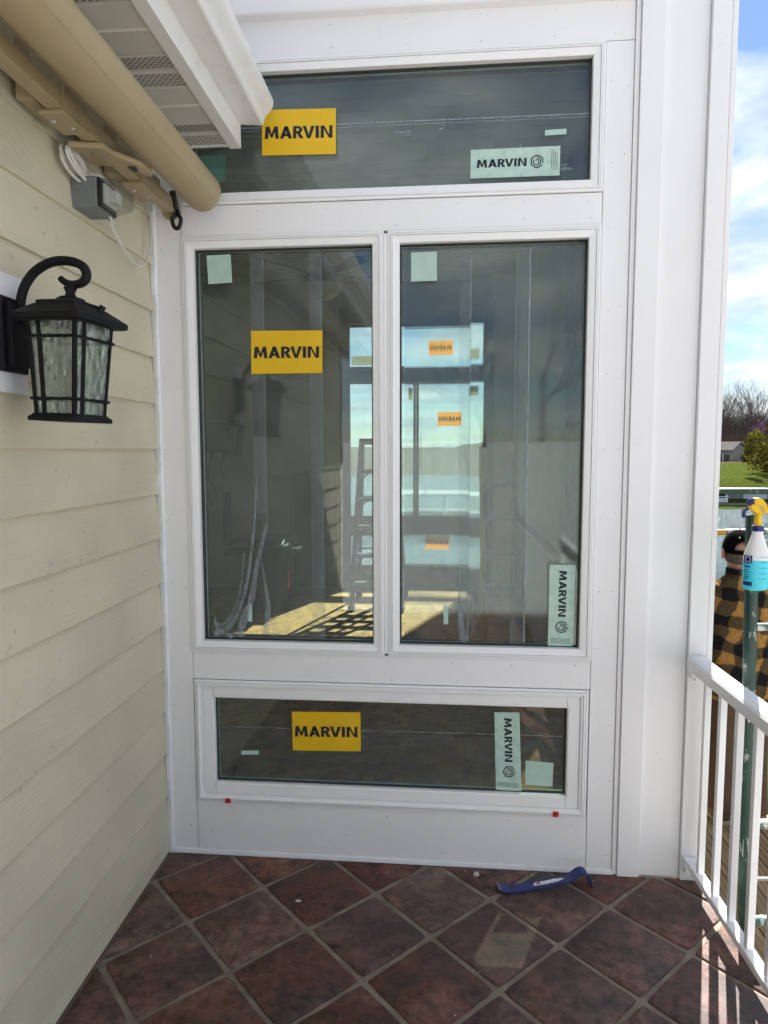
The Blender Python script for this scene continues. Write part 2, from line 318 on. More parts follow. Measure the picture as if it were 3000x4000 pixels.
def film_mat(name, white, blur, rough, tc_=(.93, .95, .94), tlm=.3):
    m, nt, b = newmat(name); nt.nodes.remove(b); out = nt.nodes['Material Output']; v = coords(nt)
    n1 = noise_n(nt, v, 9, 8, .75, .5); streak = noise_n(nt, nd(nt, 'Mapping', {'Vector': v, 'Scale': (60, 1, 2)}).outputs[0], 1.0, 5)
    tr = nd(nt, 'BsdfTransparent', {'Color': tc_}); o = tr.outputs[0]
    if blur:
        rf = nd(nt, 'BsdfRefraction', {'Color': (.93, .96, .95), 'Roughness': rough, 'IOR': 1.03})
        o = nd(nt, 'MixShader', {0: blur, 1: o, 2: rf.outputs[0]}).outputs[0]
    df = nd(nt, 'BsdfDiffuse', {'Color': (.58, .65, .72)}); tl = nd(nt, 'BsdfTranslucent', {'Color': (.5, .55, .55)})
    dd = nd(nt, 'MixShader', {0: tlm, 1: df.outputs[0], 2: tl.outputs[0]})
    k = nd(nt, 'Math', {0: ramp(nt, n1, [(.35, white * .5), (.62, white), (.74, min(1, white * 2.2))]), 1: ramp(nt, streak, [(.3, .7), (.7, 1.2)])}, operation='MULTIPLY', use_clamp=True)
    o = nd(nt, 'MixShader', {0: k.outputs[0], 1: o, 2: dd.outputs[0]}).outputs[0]
    nt.links.new(o, out.inputs['Surface']); return m
MT['film'] = film_mat('film_sheet', .075, 0, 0)
MT['film_blur'] = film_mat('cloudy_protective_film', .045, .62, .14)
MT['film_sun_dim'] = film_mat('sun_dimming_film', .05, .70, .2, (.98, .88, .68))  # added on the side window to weaken and warm its sunlight
MT['haze_far'] = film_mat('far_window_haze', .16, 0, 0, (.95, .97, .97), .9)  # pale haze added over the far panes, glowing with outdoor light
MT['film_edge'] = film_mat('film_overlap', .17, 0, 0)
MT['shred'] = film_mat('torn_film', .42, 0, 0)
def ripple_mat():
    m, nt, b = newmat('rippled_lantern_glass'); nt.nodes.remove(b); out = nt.nodes['Material Output']; v = coords(nt)
    vv = nd(nt, 'Mapping', {'Vector': v, 'Scale': (1, 1, .6)}).outputs[0]
    h = nd(nt, 'TexVoronoi', {'Vector': vv, 'Scale': 60.0}, feature='SMOOTH_F1'); hs = nd(nt, 'Math', {0: h.outputs['Distance'], 1: noise_n(nt, v, 30, 3)}, operation='ADD')
    bn = nd(nt, 'Bump', {'Height': hs.outputs[0], 'Strength': .8, 'Distance': .012})
    rf = nd(nt, 'BsdfRefraction', {'Color': (.90, .95, .93), 'Roughness': .03, 'IOR': 1.12, 'Normal': bn.outputs[0]})
    gl = nd(nt, 'BsdfGlossy', {'Color': (1, 1, 1), 'Roughness': .05, 'Normal': bn.outputs[0]}); tr = nd(nt, 'BsdfTransparent', {'Color': (.9, .95, .93)})
    a = nd(nt, 'MixShader', {0: .60, 1: rf.outputs[0], 2: tr.outputs[0]}); df = nd(nt, 'BsdfDiffuse', {'Color': (.62, .66, .60), 'Normal': bn.outputs[0]}); tl = nd(nt, 'BsdfTranslucent', {'Color': (.6, .64, .58)})
    dd = nd(nt, 'MixShader', {0: .5, 1: df.outputs[0], 2: tl.outputs[0]}); a = nd(nt, 'MixShader', {0: .20, 1: a.outputs[0], 2: dd.outputs[0]})
    o = nd(nt, 'MixShader', {0: .10, 1: a.outputs[0], 2: gl.outputs[0]}); nt.links.new(o.outputs[0], out.inputs['Surface']); return m
MT['ripple'] = ripple_mat()
def bottle_mat():
    m, nt, b = newmat('bottle_with_blue_liquid'); v = nd(nt, 'TexCoord').outputs['Object']; sp = nd(nt, 'SeparateXYZ', {0: v})
    c = ramp(nt, nd(nt, 'MapRange', {0: sp.outputs[2], 1: 0.0, 2: .2}).outputs[0], [(.0, (.05, .60, .72)), (.505, (.07, .66, .82)), (.52, (.80, .81, .80)), (1, (.80, .80, .79))])
    nt.links.new(c, b.inputs['Base Color']); b.inputs['Roughness'].default_value = .35; b.inputs['Subsurface Weight'].default_value = .35; b.inputs['Subsurface Scale'].default_value = .02
    return m
MT['bottle'] = bottle_mat()

# ------------------------------------------------------------------ object helpers
def tag(o, label=None, cat=None, group=None, kind=None):
    for k, v in (('label', label), ('category', cat), ('group', group), ('kind', kind)):
        if v: o[k] = v
    return o
def thing(name, label, cat, loc=(0, 0, 0), group=None):
    o = bpy.data.objects.new(name, None); col.objects.link(o); o.location = loc; o.empty_display_size = .1
    return tag(o, label, cat, group)
class MB:
    def __init__(s): s.v = []; s.f = []; s.sm = []
    def add(s, vs, fs, smooth=False):
        n = len(s.v); s.v += [Vector(p) for p in vs]; s.f += [tuple(i + n for i in f) for f in fs]; s.sm += [smooth] * len(fs); return s
    def box(s, x0, x1, y0, y1, z0, z1):
        vs = [(x, y, z) for x in (x0, x1) for y in (y0, y1) for z in (z0, z1)]
        return s.add(vs, [(0, 1, 3, 2), (4, 6, 7, 5), (0, 4, 5, 1), (2, 3, 7, 6), (0, 2, 6, 4), (1, 5, 7, 3)])
    def prism(s, poly, axis, a, b, smooth=False):
        """poly: 2-D outline in the two other axes (in x,y,z order), extruded a..b along axis"""
        def mk(p, t):
            return {'x': (t, p[0], p[1]), 'y': (p[0], t, p[1]), 'z': (p[0], p[1], t)}[axis]
        n = len(poly); vs = [mk(p, a) for p in poly] + [mk(p, b) for p in poly]
        s.add(vs, [tuple(range(n)), tuple(range(2 * n - 1, n - 1, -1))]); k = len(s.v) - 2 * n
        s.f += [(k + i, k + (i + 1) % n, k + n + (i + 1) % n, k + n + i) for i in range(n)]; s.sm += [smooth] * n
        return s
    def tube(s, pts, r, n=8, cap=True, smooth=True, flat=None):
        pts = [Vector(p) for p in pts]; rs = r if isinstance(r, (list, tuple)) else [r] * len(pts)
        d0 = (pts[1] - pts[0]).normalized(); u = d0.orthogonal().normalized()
        if flat is not None: u = (Vector(flat) - d0 * d0.dot(Vector(flat))).normalized()
        base = len(s.v)
        for i, p in enumerate(pts):
            d = (pts[min(i + 1, len(pts) - 1)] - pts[max(i - 1, 0)]).normalized()
            u = (u - d * u.dot(d)).normalized(); w = d.cross(u)
            for k in range(n):
                a = 2 * math.pi * (k + .5) / n; s.v.append(p + (u * math.cos(a) + w * math.sin(a)) * rs[i])
        for i in range(len(pts) - 1):
            for k in range(n):
                a = base + i * n + k; b = base + i * n + (k + 1) % n; s.f.append((a, b, b + n, a + n)); s.sm.append(smooth)
        if cap:
            s.f.append(tuple(base + k for k in range(n))[::-1]); s.f.append(tuple(base + (len(pts) - 1) * n + k for k in range(n))); s.sm += [False, False]
        return s
    def loft(s, rings, smooth=True, cap=True):
        n = len(rings[0]); base = len(s.v)
        for r_ in rings: s.v += [Vector(p) for p in r_]
        for i in range(len(rings) - 1):
            for k in range(n):
                a = base + i * n + k; b = base + i * n + (k + 1) % n; s.f.append((a, b, b + n, a + n)); s.sm.append(smooth)
        if cap:
            s.f.append(tuple(base + k for k in range(n))[::-1]); s.f.append(tuple(base + (len(rings) - 1) * n + k for k in range(n))); s.sm += [smooth, smooth]
        return s
    def lathe(s, prof, c=(0, 0, 0), n=20, sx=1, sy=1):
        return s.loft([[(c[0] + r * sx * math.cos(2 * math.pi * k / n), c[1] + r * sy * math.sin(2 * math.pi * k / n), c[2] + z) for k in range(n)] for r, z in prof])
    def ring(s, x0, x1, z0, z1, prof):
        """mitred picture-frame moulding in the XZ plane: prof = [(inset, y), ...]"""
        base = len(s.v)
        for i, y in prof: s.v += [Vector((x0 + i, y, z0 + i)), Vector((x1 - i, y, z0 + i)), Vector((x1 - i, y, z1 - i)), Vector((x0 + i, y, z1 - i))]
        for j in range(len(prof) - 1):
            for k in range(4):
                a = base + j * 4 + k; b = base + j * 4 + (k + 1) % 4; s.f.append((a, b, b + 4, a + 4)); s.sm.append(False)
        return s
    def xf(s, m):
        s.v = [m @ p for p in s.v]; return s
    def build(s, name, m, parent=None, bevel=0, sharp=40, origin=None):
        me = bpy.data.meshes.new(name)
        if parent is not None:
            root = parent
            while root.parent: root = root.parent
            o0 = Vector(root.location)
        elif origin is not None: o0 = Vector(origin)
        else:
            xs = [p.x for p in s.v]; ys = [p.y for p in s.v]; zs = [p.z for p in s.v]
            o0 = Vector(((min(xs) + max(xs)) / 2, (min(ys) + max(ys)) / 2, min(zs)))
        me.from_pydata([tuple(p - o0) for p in s.v], [], s.f)
        bm = bmesh.new(); bm.from_mesh(me); bmesh.ops.recalc_face_normals(bm, faces=bm.faces); bm.to_mesh(me); bm.free()
        if any(s.sm):
            me.polygons.foreach_set('use_smooth', s.sm); me.set_sharp_from_angle(angle=R(sharp))
        me.materials.append(m); o = bpy.data.objects.new(name, me); col.objects.link(o)
        if parent is not None: o.parent = parent
        else: o.location = o0
        if bevel:
            b = o.modifiers.new('bevel', 'BEVEL'); b.width = bevel; b.segments = 2; b.limit_method = 'ANGLE'; b.angle_limit = R(40)
        me.update(); return o
def structure(o): o['kind'] = 'structure'; return o
def rotz_about(p, a): return Matrix.Translation(p) @ Matrix.Rotation(a, 4, 'Z') @ Matrix.Translation(-Vector(p))
LROT = Matrix.Rotation(.018, 4, 'Z')          # the old house wall stands about one degree off square

_txt = {}
def word_shapes():
    def ring_(o, i): return [(o[k], o[k + 1], i[k + 1], i[k]) for k in range(len(o) - 1)]
    arc_ = lambda cx, cz, rx_, rz_: [(cx + rx_ * math.cos(R(90 - 18 * k)), cz + rz_ * math.sin(R(90 - 18 * k))) for k in range(11)]
    L_ = {'M': (1.0, [[(0, 0), (.08, 1), (.33, 1), (.30, .66), (.24, 0)], [(.33, 1), (.50, .42), (.56, .10), (.44, .10), (.26, .66)], [(.67, 1), (.74, .66), (.56, .10), (.44, .10), (.50, .42)], [(1, 0), (.92, 1), (.67, 1), (.70, .66), (.76, 0)]]),
          'A': (.86, [[(0, 0), (.25, 0), (.545, 1), (.31, 1)], [(.86, 0), (.60, 0), (.31, 1), (.545, 1)], [(.2, .20), (.66, .20), (.60, .39), (.26, .39)]]),
          'R': (.66, [[(0, 0), (.235, 0), (.235, 1), (0, 1)]] + ring_([(.2, 1)] + arc_(.33, .70, .33, .30) + [(.2, .40)], [(.2, .81)] + arc_(.33, .70, .09, .11) + [(.2, .59)]) + [[(.26, .44), (.47, .50), (.74, 0), (.47, 0)]]),
          'V': (.85, [[(0, 1), (.25, 1), (.425, .30), (.425, 0), (.31, 0)], [(.85, 1), (.60, 1), (.425, .30), (.425, 0), (.54, 0)]]),
          'I': (.24, [[(0, 0), (.24, 0), (.24, 1), (0, 1)]]),
          'N': (.82, [[(0, 0), (.225, 0), (.225, 1), (0, 1)], [(.595, 0), (.82, 0), (.82, 1), (.595, 1)], [(.10, 1), (.25, 1), (.72, 0), (.57, 0)]])}
    vs = []; fs = []; x = 0
    for ch in 'MARVIN':
        w, ps = L_[ch]
        for p in ps: n = len(vs); vs += [(x + a_, b_) for a_, b_ in p]; fs.append(tuple(range(n, n + len(p))))
        x += w + {'M': .07, 'A': .05, 'R': .0, 'V': .05, 'I': .11, 'N': .10}[ch]
    x -= .10
    return [(a_ / x, b_) for a_, b_ in vs], fs
def text_mesh(st, bold=.0, spacing=1.0):
    key = (st, bold, spacing)
    if st == 'MARVIN' and key not in _txt: _txt[key] = word_shapes()
    if key not in _txt:
        c = bpy.data.curves.new('t', 'FONT'); c.body = st; c.offset = bold; c.space_character = spacing; c.resolution_u = 3
        o = bpy.data.objects.new('t', c); col.objects.link(o); dg = bpy.context.evaluated_depsgraph_get(); dg.update()
        me = o.evaluated_get(dg).to_mesh(); vs = [v.co.copy() for v in me.vertices]; fs = [tuple(p.vertices) for p in me.polygons]
        bpy.data.objects.remove(o); bpy.data.curves.remove(c)
        x0 = min(v.x for v in vs); x1 = max(v.x for v in vs); y0 = min(v.y for v in vs); y1 = max(v.y for v in vs)
        _txt[key] = ([((v.x - x0) / (x1 - x0), (v.y - y0) / (y1 - y0)) for v in vs], fs)
    return _txt[key]
def quad_point(q, u, v):
    """q = TL, TR, BR, BL as (x, z)"""
    t = Vector(q[0]).lerp(Vector(q[1]), u); b = Vector(q[3]).lerp(Vector(q[2]), u); return b.lerp(t, v)

# ------------------------------------------------------------------ ground, lake, far shore
def terrain_z(x, y):
    # house bank, lake basin, far lawn and wooded hill
    def lerp(a, b, t): return a + (b - a) * max(0, min(1, t))
    ks = [(-400, 6), (-60, 1.5), (-12, -1.2), (-4, -2.4), (4, -2.7), (14, -4.8), (26, -7.7), (30, -8.7), (60, -11), (108, -10), (118, -8.3), (123, -6.2), (127, -4.9), (150, -3.0), (166, -1.4), (180, -.2), (230, 5), (330, 7), (700, 8), (1500, 8)]
    if y > 60: y = 60 + (y - 60) * (1 - .72 * max(0, min(1, (42 - x) / 30)))     # the lake opens out towards the left
    for (a, za), (b, zb) in zip(ks, ks[1:]):
        if y <= b:
            t = max(0, (y - a) / (b - a)); z = za + (zb - za) * t; break
    else: z = 8
    far = max(0, abs(y) - 12) / 100
    return z + noise.noise(Vector((x * .02, y * .02, 3))) * 2.2 * min(1, far)
mb = MB(); ys = [-420, -250, -140, -80, -50, -30, -18, -12, -8, -4, 0, 4, 8, 12, 16, 20, 24, 26, 28, 30, 40, 60, 90, 108, 114, 118, 121, 124, 127, 132, 138, 144, 150, 156, 161, 166, 172, 180, 190, 202, 216, 230, 260, 300, 340, 420, 700, 1500]
xs = [-1500, -700, -400, -250, -170, -120, -85, -60, -42, -30, -20, -12, -6, 0, 6, 12, 20, 30, 42, 55, 68, 82, 96, 110, 125, 150, 200, 300, 500, 900, 1600]
mb.add([(x, y, terrain_z(x, y)) for y in ys for x in xs], [(j * len(xs) + i, j * len(xs) + i + 1, (j + 1) * len(xs) + i + 1, (j + 1) * len(xs) + i) for j in range(len(ys) - 1) for i in range(len(xs) - 1)], True)
structure(mb.build('ground', MT['ground'], origin=(0, 0, 0), sharp=80))
mb = MB(); mb.add([(-1500, 20, -8), (1600, 20, -8), (1600, 420, -8), (-1500, 420, -8)], [(0, 1, 2, 3)])
structure(mb.build('lake_water', MT['water'], origin=(0, 0, -8)))

# ------------------------------------------------------------------ porch floor of diagonal tiles
floor_poly = [(0.004, -.004), (2.24, -.004), (2.36, -4.4), (0.080, -4.4)]
mb = MB(); mb.prism(floor_poly, 'z', -.22, -.0045)
porch = structure(mb.build('porch_floor', MT['grout'], origin=(0, 0, 0)))
def clip(poly, a, b):
    out = []; n = len(poly)
    def side(p): return (b[0] - a[0]) * (p[1] - a[1]) - (b[1] - a[1]) * (p[0] - a[0])
    for i in range(n):
        p, q = poly[i], poly[(i + 1) % n]; sp, sq = side(p), side(q)
        if sp <= 0: out.append(p)
        if (sp < 0 < sq) or (sq < 0 < sp):
            t = sp / (sp - sq); out.append((p[0] + (q[0] - p[0]) * t, p[1] + (q[1] - p[1]) * t))
    return out
th = -.78872; da = Vector((math.cos(th), math.sin(th))); db = Vector((da.y, -da.x)); S = .3135; O = Vector((.9222, -.2053))
rnd = random.Random(11); inner = [(.022, -.012), (2.225, -.012), (2.34, -4.38), (.098, -4.38)]
def jit(a, b): return Vector((noise.noise(Vector((a * 7.1, b * 3.3, 1))), noise.noise(Vector((a * 5.7, b * 9.1, 8))))) * .008
for a in range(-14, 16):
    for b in range(-14, 16):
        cs = [O + da * S * (a + i) + db * S * (b + j) + jit(a + i, b + j) for i, j in ((0, 0), (1, 0), (1, 1), (0, 1))]
        c = sum(cs, Vector((0, 0))) / 4
        if not (-.3 < c.x < 2.6 and -4.7 < c.y < .3): continue
        g = .0080 + rnd.random() * .003
        pts = []
        for i in range(4):
            p, q = cs[i], cs[(i + 1) % 4]; pc = p + (c - p).normalized() * g * 1.5; qc = q + (c - q).normalized() * g * 1.5
            for k in range(8):
                t = k / 8; w = pc.lerp(qc, t); nrm = Vector((-(qc - pc).y, (qc - pc).x)).normalized()
                e = (noise.noise(Vector((w.x * 26, w.y * 26, 2.2))) * .0030 + noise.noise(Vector((w.x * 75, w.y * 75, 6))) * .0022) if k else -.0 
                if k == 0: w = w + (c - w).normalized() * .005
                pts.append(tuple(w + nrm * e))
        for i in range(4): pts = clip(pts, inner[i], inner[(i + 1) % 4]) if pts else pts
        if len(pts) < 3: continue
        n = len(pts); cc = sum((Vector(p) for p in pts), Vector((0, 0))) / n
        ar = abs(sum(pts[i][0] * pts[(i + 1) % n][1] - pts[(i + 1) % n][0] * pts[i][1] for i in range(n))) / 2
        if ar < .0006: continue
        tz = rnd.uniform(-.0008, .0008); tx, ty = rnd.uniform(-.004, .004), rnd.uniform(-.004, .004)
        def h(p, z): return (p[0], p[1], z + tz + (p[0] - cc.x) * tx + (p[1] - cc.y) * ty)
        ins = [tuple(Vector(p) + (cc - Vector(p)).normalized() * .004) for p in pts]
        vs = [h(p, -.006) for p in pts] + [h(p, -.0005) for p in pts] + [h(p, .0025) for p in ins]
        fs = [(i, (i + 1) % n, n + (i + 1) % n, n + i) for i in range(n)] + [(n + i, n + (i + 1) % n, 2 * n + (i + 1) % n, 2 * n + i) for i in range(n)] + [tuple(range(2 * n, 3 * n))]
        m = MB(); m.add(vs, fs, True); m.build('tile', MT['tile'], porch, sharp=60)
# bits of grit lying about
m = MB()
for i in range(110):
    x, y = rnd.uniform(.15, 2.1), (rnd.uniform(-1.5, -.05) if i < 45 else -.02 - abs(rnd.gauss(0, .07))); r = rnd.uniform(.0008, .0022) if i else .003
    m.lathe([(0, -r * .2), (r, .2 * r), (r * .8, r), (0, r * 1.3)], (x, y, .003), 5, 1, rnd.uniform(.6, 1.4))
tag(m.build('debris', MT['pebble']), 'scattered white paint crumbs and grit on the porch tiles', 'debris', kind='stuff')
m = MB(); m.lathe([(.001, 0), (.011, .002), (.013, .008), (.008, .016), (.001, .018)], (1.318, -.065, .002), 7, 1, .75)
tag(m.build('stone_chip', MT['pebble']), 'small pale stone chip on the tiles below the lower window', 'stone chip')
m = MB(); m.lathe([(.001, 0), (.012, .001), (.011, .002), (.001, .0025)], (.633, -.28, .0025), 9, 1, .6)
tag(m.build('paint_blob', MT['pebble']), 'white dried paint blob on a tile left of the stone chip', 'paint spot')

# ------------------------------------------------------------------ left wall with lap siding
sw = thing('siding_wall', 'beige lap siding wall with wood grain carrying the lantern', 'wall', (0, -3, 0))
m = MB(); m.box(-.20, -.012, -4.32, .02, -.20, 2.9); m.xf(LROT); m.build('sheathing', MT['int_wall'], sw)
z0 = .6248 - 4 * .18335; board = None; LEN = 4.34
for k in range(17):
    z = z0 + k * .18335
    lo = max(z, .012); hi = min(z + .205, 2.858)
    if hi - lo < .04: continue
    full = abs(lo - z) < 1e-6 and hi == z + .205
    y0 = -LEN; y1 = -.006
    m = MB()
    prof = [(.0150, lo), (.0160, lo + .0025), (.0160 - .0150 * (hi - lo) / .205, hi), (-.0085, hi), (-.0005, lo)]
    m.prism(prof, 'y', y0, y1); m.xf(LROT)
    m.build('siding_board', MT['siding'], sw)
m = MB(); m.box(-.010, .020, -4.40, -4.341, 0, 2.858); m.xf(LROT); m.build('corner_board', MT['trim'], sw)
# caulked white strip in the inside corner
m = MB()
for i in range(60):
    za, zb = i * .0477, (i + 1) * .0477
    def e(z): return .0035 * noise.noise(Vector((z * 9, 1, 2))) + .002 * noise.noise(Vector((z * 40, 4, 2)))
    m.add([(.002, -.003, za), (.014, -.012 + e(za), za), (.030 + e(za), -.013, za), (.034, -.001, za), (.002, -.003, zb), (.014, -.012 + e(zb), zb), (.030 + e(zb), -.013, zb), (.034, -.001, zb)], [(0, 1, 5, 4), (1, 2, 6, 5), (2, 3, 7, 6)], True)
m.build('caulk', MT['caulk'], sw)

# ------------------------------------------------------------------ window wall: white boards, column
ww = thing('window_wall', 'white trim board wall framing the four new windows', 'wall', (.95, .05, 0))
def boardpart(name, x0, x1, z0, z1, y=-.002, back=.02, mat='trim', bev=.0015):
    m = MB(); m.box(x0, x1, y, back, z0, z1); return m.build(name, MT[mat], ww, bevel=bev)
boardpart('stile', .031, .1365, .022, 3.30)
boardpart('stile', 1.7636, 1.8640, .022, 3.2085)
boardpart('header_board', .1385, 1.8640, 3.2112, 3.352)
boardpart('rail_board', .1385, 1.7616, 2.5612, 2.6763)
boardpart('rail_board', .1385, 1.7616, .7687, .8853)
boardpart('bottom_board', .1385, 1.7616, .0225, .2375)
m = MB(); m.prism([(-.046, 3.353), (-.040, 3.347), (-.004, 3.347), (.02, 3.353), (.02, 3.75), (-.046, 3.75)], 'x', .03, 1.866); m.build('frieze_board', MT['trim'], ww, bevel=.002)
m = MB(); m.prism([(-.010, .0015), (.0, .0015), (.0, .0215), (-.0085, .0195), (-.0105, .008)], 'x', .034, 1.868); m.build('drip_flashing', MT['flash'], ww)
# backing so that no gap shows light, with holes for the windows
m = MB()
for b in ((.0, .15, 0, 3.75), (1.75, 2.10, 0, 3.75), (.15, 1.75, 3.20, 3.75), (.15, 1.75, 2.575, 2.66), (.15, 1.75, .782, .872), (.15, 1.75, 0.0, .225), (.935, .966, .872, 2.575)):
    m.box(b[0], b[1], .021, .12, b[2], b[3])
m.build('backing', MT['trim'], ww)
m = MB(); m.box(-2.5, -.001, .03, .14, -.2, 3.75); m.build('side_backing', MT['int_wall'], ww)
# nail heads in the boards
nails = MB()
def nail(x, z): s_ = rnd.uniform(.0009, .0018); nails.box(x - s_, x + s_, -.0028, -.0015, z - s_, z + s_)
for z in (3.235, 3.325):
    for x in (.75, 1.02, 1.30, 1.58, 1.80): nail(x + rnd.uniform(-.01, .01), z + rnd.uniform(-.006, .006))
for z in (2.585, 2.65, .79, .865):
    for x in (.20, .45, .72, .98, 1.22, 1.47, 1.71): nail(x + rnd.uniform(-.02, .02), z + rnd.uniform(-.006, .006))
for z in [.1 + i * .27 for i in range(12)]:
    for x in (.055, .112, 1.79, 1.842): nail(x + rnd.uniform(-.006, .006), z + rnd.uniform(-.03, .03))
for x in (.17, .36, .55, .75, .95, 1.2, 1.45, 1.7):
    nail(x, .21 + rnd.uniform(-.02, .01)); nail(x + .03, .12 + rnd.uniform(-.03, .02)); nail(x - .02, .055)
nl = nails.build('nail_heads', MT['nail'], ww); nl['kind'] = 'stuff'
for x0_, x1_, z_, n_ in ((.55, .72, .062, 9), (.64, .72, .135, 5), (1.26, 1.31, .085, 4), (1.05, 1.09, .175, 3)):
    m = MB()
    for i in range(n_):
        x = rnd.uniform(x0_, x1_); w_ = rnd.uniform(.008, .03); z = z_ + rnd.uniform(-.012, .012); h_ = rnd.uniform(.0006, .0018)
        m.add([(x, -.0024, z), (x + w_, -.0024, z + .001), (x + w_ * .9, -.0024, z + h_), (x + w_ * .1, -.0024, z + h_ * .8)], [(0, 1, 2, 3)])
    sc_ = m.build('scuff', MT['scuff'], ww); sc_['kind'] = 'stuff'
# corner column
cc_ = thing('corner_column', 'white boxed corner post with recessed panel where the railing starts', 'column', (2.04, .05, 0))
def colpart(name, x0, x1, y0, y1, z0=0.004, z1=3.75, bev=.0015, mat='trim'):
    m = MB(); m.box(x0, x1, y0, y1, z0, z1); return m.build(name, MT[mat], cc_, bevel=bev)
colpart('bead', 1.8655, 1.8822, -.010, .02)
colpart('casing_board', 1.8835, 1.9680, -.022, .02)
colpart('panel_board', 1.9695, 2.1270, -.004, .02)
colpart('casing_board', 2.1285, 2.1960, -.024, .02)
colpart('return_board', 2.1975, 2.2170, -.0225, .20)
colpart('return_board', 2.1985, 2.2165, .2015, .40)

# ------------------------------------------------------------------ windows
GY = .030
def window(name, label, outer, glass, prof_frame, prof_sash, base, group='new white framed windows', thick=.022, spacer=True):
    t = thing(name, label, 'window', base, group)
    m = MB(); m.ring(*outer, prof_frame); m.build('frame', MT['vinyl'], t)
    m = MB(); m.ring(*outer, prof_sash); m.build('sash', MT['vinyl'], t)
    gx0, gx1, gz0, gz1 = glass
    m = MB(); m.ring(gx0 - .004, gx1 + .004, gz0 - .004, gz1 + .004, [(.0, GY - .008), (.0055, GY - .008), (.010, GY - .0005), (.011, GY - .0003)]); m.build('glazing_seal', MT['seal'], t)
    m = MB(); m.box(gx0 - .006, gx1 + .006, GY, GY + thick, gz0 - .006, gz1 + .006); m.build('pane', MT['glass'], t)
    m = MB(); m.ring(gx0 - .005, gx1 + .005, gz0 - .005, gz1 + .005, [(0, GY + .004), (.011, GY + .004), (.011, GY + .018), (0, GY + .018)]); m.build('spacer', MT['spacer'], t)
    # interior wood side of the frame
    m = MB(); m.ring(outer[0] - .02, outer[1] + .02, outer[2] - .02, outer[3] + .02, [(0, .14), (0, .121), (.02, .121), (.02, GY + thick + .004), (.058, GY + thick + .004), (.062, .10), (.03, .14), (0, .14)]); m.build('interior_stop', MT['int_trim'], t)
    return t
PF = [(0, .012), (0, -.010), (.0075, -.011), (.0085, -.007), (.0115, -.007), (.0125, -.014), (.0165, -.014), (.0165, .015)]
def sashprof(w, s=.0172): return [(s, .02), (s, -.0085), (s + .0015, -.010), (w - .010, -.007), (w - .0015, -.0045), (w, -.003), (w, GY + .004)]
PFL = [(0, .012), (0, -.010), (.006, -.011), (.007, -.006), (.0105, -.006), (.0115, -.016), (.018, -.016), (.021, -.009), (.028, -.009), (.0295, -.003), (.0295, .015)]
W_up = window('transom_window', 'wide transom window at the top, half hidden by the gutter', (.1394, 1.7607, 2.679, 3.208), (.187, 1.7174, 2.719, 3.1615), PF, sashprof(.0440), (.95, .03, 2.679))
W_l = window('casement_window', 'tall left window with yellow sticker and torn film at its foot', (.1394, .9412, .8879, 2.5585), (.1869, .8972, .932, 2.5139), PF, sashprof(.0440), (.53, .03, .8879))
W_r = window('casement_window', 'tall right window with cloudy film and a sideways pale label', (.9585, 1.7607, .8879, 2.5585), (1.0025, 1.7166, .932, 2.5139), PF, sashprof(.0440), (1.36, .03, .8879))
W_lo = window('awning_window', 'low wide window near the floor with wide white sash', (.1434, 1.7563, .2402, .7659), (.2224, 1.6773, .3192, .6869), PFL, [(.0305, .02), (.0305, -.001), (.033, -.003), (.074, -.001), (.079, .004), (.079, GY + .004)], (.95, .03, .2402))
m = MB(); m.box(.9421, .9576, -.008, .012, .8885, 2.5580); m.build('mullion_cover', MT['vinyl'], W_r, bevel=.001)
m = MB(); m.box(.944, .956, -.0092, -.006, .8890, .8965); m.box(.944, .956, -.0092, -.006, 2.5500, 2.5575); m.build('mullion_end', MT['hole'], W_r)
# sash butt joints in the low window
for x in (.2235, 1.6760):
    m = MB(); m.box(x - .0006, x + .0006, -.0036, -.001, .272, .3190); m.box(x - .0006, x + .0006, -.0036, -.001, .6872, .734); m.build('joint', MT['spacer'], W_lo)
for x, z in ((.278, .249), (1.636, .2535)):
    m = MB(); m.box(x - .011, x + .011, -.0215, -.017, z - .011, z + .010); m.build('red_shim_tab', MT['red'], W_lo, bevel=.001)

